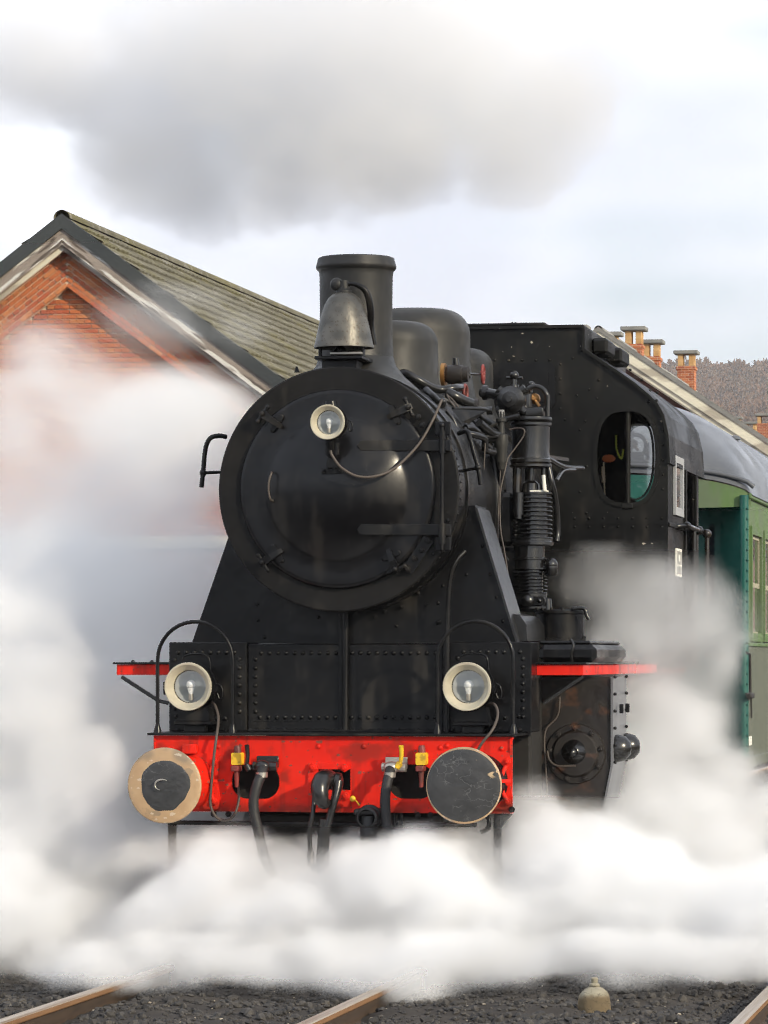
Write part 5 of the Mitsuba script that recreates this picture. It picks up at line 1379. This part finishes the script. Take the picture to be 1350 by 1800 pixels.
# ------------------------------------------------------------------ passenger coach behind the engine
coach = thing('passenger_coach', 'green passenger coach with a grey domed roof, coupled behind the locomotive', 'railway carriage')
KY, KE, KW = 12.0, 34.0, 1.45


def kz(py, y=KY):
    return WX(1310, py, KW)[2]


z_eave, z_fl = kz(868), kz(1332)
z_wt, z_wb = kz(921), kz(1127)
# side walls with window openings
wins = []
y = KY + 0.17
for i in range(14):
    wins.append((y, y + 1.12))
    y += 1.30 if i % 2 == 0 else 1.42
for sgn in (1, -1):
    sp = sbox(KY + 0.01, z_fl, KE, z_eave)
    for a_, b_ in wins:
        sp = sp.difference(sbox(a_ + .07, z_wb + .07, b_ - .07, z_wt - .07))
    up_ = sp.intersection(sbox(0, z_wb - 0.03, 99, 9))
    lo_ = sp.intersection(sbox(0, -9, 99, z_wb - 0.031))
    x0, x1 = (KW - 0.04, KW) if sgn > 0 else (-KW, -KW + 0.04)
    sk_ = add(coach, 'side', side_plate(up_, x0, x1), COACHL, smooth=False)
    add(coach, 'lower_side', side_plate(lo_, x0, x1), COACHD, smooth=False)
    if sgn > 0:
        add(coach, 'waist_moulding', cbox(KW + 0.001, KW + 0.018, KY + 0.02, KE, z_wb - 0.045, z_wb - 0.015, .004), COACHL, smooth=False)
        add(coach, 'sole_bar', cbox(KW - 0.03, KW + 0.015, KY + 0.02, KE, z_fl - 0.10, z_fl - .002, .006), COACHD, smooth=False)
        for a_, b_ in wins:
            fr = add(sk_, 'window', side_plate(sbox(a_, z_wb, b_, z_wt).difference(sbox(a_ + .075, z_wb + .075, b_ - .075, z_wt - .075)), KW + 0.001, KW + 0.022), COACHL, smooth=False)
            zm = z_wb + 0.49 * (z_wt - z_wb)
            add(fr, 'sash', cat([side_plate(sbox(a_ + .07, zm - .02, b_ - .07, z_wt - .07).difference(sbox(a_ + .11, zm + .025, b_ - .11, z_wt - .11)), KW - .028, KW - .006), side_plate(sbox(a_ + .09, z_wb + .07, b_ - .09, zm - .021).difference(sbox(a_ + .14, z_wb + .12, b_ - .14, zm - .05)), KW - .036, KW - .02)]), SASH, smooth=False)
            add(fr, 'pane', side_plate(sbox(a_ + .09, z_wb + .09, b_ - .09, z_wt - .09), KW - .018, KW - .013), GLASS, smooth=False)
            add(fr, 'curtain', cat([grid(np.array([[[KW - .12 + 0.02 * math.sin(t * 40), t, zz] for zz in (z_wb + .05, z_wt - .05)] for t in np.linspace(a_ + .05, a_ + .32, 16)])), grid(np.array([[[KW - .12 + 0.02 * math.sin(t * 40), t, zz] for zz in (z_wb + .05, z_wt - .05)] for t in np.linspace(b_ - .32, b_ - .05, 16)]))]), mat('curtain', (0.20, 0.13, 0.09), 0.9) if 'm_curtain' not in scene else 'm_curtain', smooth=True)
add(coach, 'inner_wall', cbox(0.2, 0.25, KY + 1.0, KE - .1, z_fl, z_eave), mat('coach_inside', (0.06, 0.04, 0.03), 0.8), smooth=False)
add(coach, 'floor', cbox(-KW + .05, KW - .05, KY + 0.7, KE - .05, z_fl, z_fl + .06), FRAMEB, smooth=False)
add(coach, 'partition', cbox(-KW + .05, KW - .05, KE - .3, KE - .2, z_fl, z_eave), COACHG, smooth=False)
# recessed end: corner posts, slanted walls, end door
z_h = z_eave - 0.02
for sgn in (1, -1):
    cx = sgn * (KW - 0.035)
    add(coach, 'corner_post', cat([lathe([(0.04, 0), (0.04, z_h - z_fl + .02)], (cx, KY + 0.0, z_fl), n=20)]), COACHG, smooth=50)
    w_ = np.array([[[cx - sgn * .02, KY + .01, z] for z in (z_fl, z_h)], [[sgn * 1.15, KY + .55, z] for z in (z_fl, z_h)]])
    add(coach, 'slanted_wall', grid(w_), COACHG, smooth=False)
    rivets(coach, [[sgn * KW, KY - .035, z] for z in np.linspace(z_fl + .1, z_h - .1, 24)] if sgn > 0 else [], 0.011, COACHG)
ed = sbox(-1.15, z_fl, 1.15, z_h)
dw0, dw1 = W(1244, 1000, KY + .56), W(1258, 919, KY + .56)
slot_ = sbox(dw0[0] + .035, dw0[2] + .035 - 0.3, dw1[0] - .035, dw1[2] - .035).buffer(.035)
for p in (slot_, affinity.scale(slot_, -1, 1, origin=(0, 0))):
    ed = ed.difference(p)
end = add(coach, 'end_wall', plate(ed, KY + .56, KY + .60), COACHG, smooth=False)
for p in (slot_, affinity.scale(slot_, -1, 1, origin=(0, 0))):
    fr = add(end, 'window', plate(p.buffer(.02).difference(p.buffer(-.008)), KY + .545, KY + .559), COACHG, smooth=False)
    add(fr, 'pane', plate(p.buffer(-.002), KY + .585, KY + .592), 'm_shed_pane', smooth=False)
add(end, 'door_leaf', cat([plate(sbox(-.42, z_fl, .42, z_h - .12).difference(sbox(-.3, z_fl + 1.1, .3, z_h - .25)), KY + .53, KY + .558), cbox(1.02, 1.04, KY + .548, KY + .5595, z_fl, z_h)]), COACHG, smooth=False)
rivets(end, [[1.11, KY + .557, z] for z in np.linspace(z_fl + .2, z_h - .25, 12)], 0.011, COACHG)
# roof with a domed end
zr0, zr1 = z_eave, W(1032, 700, KY)[2]
zr1 = 4.20
u_ = np.linspace(-1, 1, 41)
ys = np.concatenate([KY - .06 + 1.3 * (1 - np.cos(np.linspace(0, PI / 2, 14))), np.linspace(KY + 1.5, KE + .1, 30)])
P = np.zeros((len(ys), 41, 3))
for i, y in enumerate(ys):
    t = min(1.0, max(0.0, (y - KY + .06) / 1.3))
    grow = 0.22 + 0.78 * math.sqrt(max(0.0, 1 - (1 - t) ** 2))
    P[i, :, 0] = 1.49 * np.sign(u_) * np.abs(u_) ** 0.9
    P[i, :, 1] = y + (0.10 * np.abs(u_) ** 3 if t < 1 else 0)
    P[i, :, 2] = zr0 + 0.0 + (zr1 - zr0) * grow * (1 - np.abs(u_) ** 2.3) ** 0.62
rof = add(coach, 'roof', grid(P), COACHR, smooth=60)
add(rof, 'ventilator', lathe([(0, .07), (.05, .06), (.07, .03), (.045, .025), (.045, -.1)], W(1290, 778, 14.2), n=20), COACHR, smooth=40)
fas = np.array([[[1.47 * uu, KY - .05 + (0.10 * abs(uu) ** 3), zr0 - .10 - 0.02 * (1 - uu * uu)], [1.47 * uu, KY - .05 + (0.10 * abs(uu) ** 3), zr0 + (zr1 - zr0) * .20 * (1 - abs(uu) ** 2.3) ** .62 + .01]] for uu in np.linspace(0.52, 1, 16)])
add(coach, 'end_fascia', grid(fas), COACHL, smooth=60)
add(coach, 'end_fascia', grid(fas * [-1, 1, 1]), COACHL, smooth=60)
fas2 = np.array([[[1.46 * uu, KY - .045 + (0.10 * abs(uu) ** 3), z] for z in (zr0 - .10, zr0 + (zr1 - zr0) * .20 * (1 - abs(uu) ** 2.3) ** .62 + .005)] for uu in np.linspace(-.53, .53, 40)])
add(coach, 'end_panel', grid(fas2), COACHG, smooth=60)
add(coach, 'header', grid(np.array([[[1.45 * uu, KY - .04 + .10 * abs(uu) ** 3, zr0 - .10], [1.45 * uu, KY + .6, zr0 - .08]] for uu in np.linspace(-1, 1, 20)])), COACHG, smooth=False)
gp = [[1.50 * uu, KY - .075 + 0.12 * abs(uu) ** 3, zr0 + .075 + (zr1 - zr0) * .215 * (1 - abs(uu) ** 2.3) ** .62] for uu in np.linspace(-1, 1, 50)]
add(rof, 'rain_strip', tube(gp, 0.022, 8, smooth=False), COACHR, smooth=60)
add(coach, 'cant_rail', cbox(KW + .001, KW + .03, KY + .02, KE, z_eave - .03, z_eave + .02, .008), COACHL, smooth=False)
# door gear on the side near the corner
a_ = WX(1318, 1150, KW + .03)
b_ = WX(1319, 1218, KW + .03)
add(coach, 'side_handle', cat([tube([WX(1312, 1147, KW + .01), a_, b_, WX(1311, 1220, KW + .01)], 0.012, smooth=False), cbox(KW + .002, KW + .05, b_[1] - .12, b_[1] + .22, b_[2] - .05, b_[2] + .0, .008), rod(WX(1320, 1220, KW + .02), WX(1321, 1262, KW + .02), .008)]), FRAMEB, smooth=40)
add(coach, 'white_notice', cat([cbox(KW + .002, KW + .008, KY + .04, KY + .30, kz(1312), kz(1296), .001)]), WHITEP, smooth=False)
# running gear
bg = key_of('bogie', coach)
scene[bg] = mikit.ply(cat([cbox(1.0, 1.12, KY + .5, KY + 3.6, .45, .75, .02), cbox(-1.12, -1.0, KY + .5, KY + 3.6, .45, .75, .02), cbox(-1.1, 1.1, KY + .15, KE, .85, z_fl - .12, .02)]), FRAMEB)
for yy in (KY + .95, KY + 3.2):
    for sx in (-1, 1):
        add(bg, 'wheel', lathe([(0.0, -.05), (.38, -.05), (.40, -.07), (.48, -.07), (.48, .05), (.51, .05), (.51, .07), (0, .07)], (-.07 + sx * .75, yy, .48), axis='x', n=40), FRAMEB, smooth=30)
        add(bg, 'axle_box', cat([cbox(sx * 1.16 - .08, sx * 1.16 + .08, yy - .16, yy + .16, .30, .62, .03), tube([[sx * 1.2, yy + t, .82 - .5 * t * t] for t in np.linspace(-.45, .45, 9)], .035, smooth=False)]), FRAMEB, smooth=30)
for sx in (-1, 1):
    add(coach, 'buffer', lathe([(0, .0), (.2, .0), (.2, .03), (.08, .05), (.08, .5), (.14, .52), (.14, .9)], (sx * .875, KY - .85, 1.05), axis='y', n=32), FRAMEB, smooth=30)

# ------------------------------------------------------------------ steam, smoke, haze
PHASE_G = -0.15
SIG_HAZE = 0.00019
scene['air'] = {'type': 'homogeneous', 'albedo': {'type': 'rgb', 'value': [0.95, 0.955, 0.965]}, 'sigma_t': SIG_HAZE}
HAZE = True


def ellipsoid_field(X, Y, Z, blobs):
    """1 in a blob's middle, 0 on its surface, negative outside"""
    out = np.full(X.shape, -9.0, np.float32)
    for cx, cy, cz, rx, ry, rz in blobs:
        q = np.sqrt(((X - cx) / rx) ** 2 + ((Y - cy) / ry) ** 2 + ((Z - cz) / rz) ** 2)
        out = np.maximum(out, 1 - q)
    return out


def volume(name, box, step, dens_fn, scale_, albedo):
    (x0, x1), (y0, y1), (z0, z1) = box
    n = [max(2, int(round((b - a) / step))) for a, b in box]
    xs, ys_, zs = [a + (np.arange(k_) + 0.5) / k_ * (b - a) for (a, b), k_ in zip(box, n)]
    Z, Y, X = np.meshgrid(zs.astype(np.float32), ys_.astype(np.float32), xs.astype(np.float32), indexing='ij')
    d = np.clip(dens_fn(X, Y, Z, z1), 0, 1).astype(np.float32)
    tw = T().translate([x0, y0, z0]).scale([x1 - x0, y1 - y0, z1 - z0])
    med = key_of(name + '_medium')
    scene[med] = {'type': 'heterogeneous', 'albedo': {'type': 'rgb', 'value': albedo}, 'scale': scale_, 'phase': {'type': 'hg', 'g': PHASE_G},
                  'sigma_t': {'type': 'gridvolume', 'grid': mi.VolumeGrid(np.ascontiguousarray(d[..., None])), 'to_world': tw, 'filter_type': 'trilinear'}}
    used[name] = used.get(name, 0) + 1
    k_ = f'{name}__{used[name]:03d}'
    scene[k_] = {'type': 'cube', 'to_world': T().translate([(x0 + x1) / 2, (y0 + y1) / 2, (z0 + z1) / 2]).scale([(x1 - x0) / 2, (y1 - y0) / 2, (z1 - z0) / 2]),
                 'bsdf': {'type': 'null'}, 'interior': {'type': 'ref', 'id': med}}
    if HAZE:
        scene[k_]['exterior'] = {'type': 'ref', 'id': 'air'}
    return k_


def spx(v):
    return 1 / mpp(v)


def fb(X, Y, Z, s, o=4, seed=0):
    return meshkit.fbm(np.stack([X * s, Y * s * 0.45, Z * s], -1), o, seed).astype(np.float32) - 0.5


def ss(a, b, x):
    t = np.clip((x - a) / (b - a), 0, 1)
    return t * t * (3 - 2 * t)


def from_view(rows):
    """blobs given as (px, py, half width px, half height px, depth, half depth)"""
    out = []
    for px, py, rx, rz, v_, ry in rows:
        c = W(px, py, v_)
        out.append((c[0], c[1], c[2], rx / spx(v_), ry, rz / spx(v_)))
    return out


LEFT = from_view([(190, 790, 175, 215, 6.5, 2.6), (110, 690, 90, 150, 7.0, 2.0), (340, 790, 150, 130, 5.0, 1.8), (140, 1010, 260, 230, 6.0, 2.8), (300, 1050, 210, 260, 4.0, 2.0), (60, 1290, 380, 270, 3.8, 2.3), (-180, 1130, 240, 280, 6.5, 2.5), (290, 1350, 210, 250, 2.6, 1.3), (80, 1420, 330, 230, 2.5, 1.4)])
WISPS = from_view([(310, 490, 90, 45, 9.0, 1.2), (420, 560, 60, 50, 8.0, 1.0), (250, 560, 120, 60, 7.5, 1.2)])
RIGHTB = from_view([(1195, 1240, 115, 230, 4.2, 1.4), (1135, 1070, 115, 115, 4.4, 0.9), (1060, 1015, 85, 70, 4.3, 0.6), (1180, 1390, 140, 200, 3.4, 1.3), (1270, 1540, 210, 150, 3.2, 1.5), (1010, 1560, 180, 125, 1.75, 0.42), (1300, 1620, 260, 75, 3.0, 2.2), (1115, 1190, 80, 130, 3.6, 0.8), (1240, 1110, 55, 100, 5.0, 1.0), (1340, 1580, 200, 105, 3.6, 1.6), (1420, 1640, 240, 90, 2.0, 1.5)])
LOW = from_view([(600, 1600, 560, 135, 0.2, 1.3), (550, 1690, 620, 62, -1.1, 0.75), (1180, 1690, 330, 55, -1.0, 0.55), (60, 1620, 340, 105, 0.0, 1.2), (70, 1540, 340, 130, 0.8, 0.9), (975, 1575, 230, 165, 0.55, 1.0), (1300, 1640, 320, 110, 0.4, 1.4), (120, 1480, 170, 130, 1.25, 0.5), (10, 1290, 170, 290, 0.5, 0.75), (120, 1400, 115, 160, 0.6, 0.65), (-90, 1130, 210, 230, 0.6, 0.75), (930, 1390, 55, 90, 1.0, 0.3)])


def d_left(X, Y, Z, top):
    e = ellipsoid_field(X, Y, Z, LEFT)
    n = fb(X, Y, Z, 0.8, 5, 3)
    n2 = fb(X, Y, Z, 1.7, 4, 33)
    w = ellipsoid_field(X, Y, Z, WISPS)
    d = ss(0.0, 0.42, e * 1.3 + 1.5 * n - 0.02) * (0.22 + 0.78 * ss(-0.14, 0.18, n2))
    d = np.maximum(d, 0.2 * ss(0.05, 0.6, w * 1.2 + 1.9 * n2))
    return d * ss(-0.85, -1.3, X)


def d_right(X, Y, Z, top):
    e = ellipsoid_field(X, Y, Z, RIGHTB)
    n = fb(X, Y, Z, 1.4, 5, 6)
    n2 = fb(X, Y, Z, 2.9, 4, 16)
    low = ss(2.3, 0.6, Z)
    return ss(0.0, 0.38, e * 1.15 + 1.8 * n + 0.14 * low) * (0.2 + 0.8 * ss(-0.12, 0.14, n2)) * (0.20 + 0.80 * low) * ss(0.0, 0.5, top - Z + 1.6 * n2 - 0.1) * ss(0.0, 0.15, top - Z)


def d_low(X, Y, Z, top):
    e = ellipsoid_field(X, Y, Z, LOW)
    n = fb(X, Y, Z, 1.7, 5, 9)
    n2 = fb(X, Y, Z, 3.4, 4, 19)
    return ss(0.0, 0.26, e * 1.2 + 1.8 * n + 0.04) * (0.22 + 0.78 * ss(-0.12, 0.14, n2)) * ss(0.0, 0.3, top - Z)


PLUME = []
for px, py, rx, rz, vv_, ry in ((600, 110, 470, 210, 11.0, 1.9), (290, 220, 170, 150, 11.2, 1.3), (350, 330, 95, 110, 11.2, .8), (470, 280, 130, 130, 10.8, 1.0), (700, 240, 190, 135, 10.6, 1.2), (870, 240, 130, 135, 10.8, 1.1), (960, 170, 125, 120, 11.0, 1.1), (80, 120, 230, 120, 11.6, 1.2)):
    c = W(px, py, vv_)
    PLUME.append((c[0], c[1], c[2], rx / spx(vv_), ry, rz / spx(vv_)))


def d_plume(X, Y, Z, top):
    e = ellipsoid_field(X, Y, Z, PLUME)
    n = fb(X, Y, Z, 1.0, 3, 12)
    b_ = np.abs(fb(X, Y, Z, 2.0, 5, 21)) * 2
    return ss(0.0, 0.10, e * 1.2 + 0.9 * n + 0.8 * (0.2 - b_) + 0.02) * (0.45 + 0.55 * ss(0.05, 0.6, e + 0.8 * n))


for box, step, fn, sc in ((((-9.5, 0.0), (1.32, 5.6), (-0.4, 3.9)), 0.10, d_left, 1.25), (((-9.5, 0.0), (5.602, 13.0), (-0.4, 4.9)), 0.11, d_left, 1.25),
                          (((0.01, 2.4), (1.32, 2.6), (-0.4, 2.45)), 0.06, d_right, 2.6), (((0.01, 2.4), (2.602, 4.0), (-0.4, 2.75)), 0.06, d_right, 2.6), (((2.402, 6.5), (1.32, 4.0), (-0.4, 0.95)), 0.08, d_right, 2.6),
                          (((0.01, 6.5), (4.002, 11.8), (-0.4, 3.0)), 0.085, d_right, 2.6),
                          (((-6.5, 6.5), (-2.35, -1.2), (-0.4, 0.86)), 0.05, d_low, 4.0), (((-6.5, 6.5), (-1.198, -0.2), (-0.4, 1.0)), 0.05, d_low, 4.0),
                          (((-1.3, 6.5), (-0.198, 1.31), (-0.4, 1.12)), 0.05, d_low, 4.0), (((-6.5, -1.302), (-0.198, 1.31), (-0.4, 2.5)), 0.07, d_low, 1.9)):
    volume('steam', box, step, fn, sc, [0.993, 0.996, 0.999])
labels['steam'] = {'label': 'white steam billowing low over the rails and along both sides of the locomotive', 'category': 'steam', 'kind': 'stuff'}
volume('smoke_plume', ((-7.0, 2.2), (8.0, 14.5), (5.02, 10.0)), 0.075, d_plume, 1.25, [0.965, 0.967, 0.975])
labels['smoke_plume'] = {'label': 'grey smoke cloud hanging above the chimney', 'category': 'smoke', 'kind': 'stuff'}

if HAZE:
    scene['haze'] = {'type': 'cube', 'to_world': T().translate([300, 1300, 149]).scale([2600, 2000, 151]), 'bsdf': {'type': 'null'}, 'interior': {'type': 'ref', 'id': 'air'}}
    labels['haze'] = {'label': 'thin haze over the whole scene', 'category': 'haze', 'kind': 'stuff'}
    scene['camera']['medium'] = {'type': 'ref', 'id': 'air'}
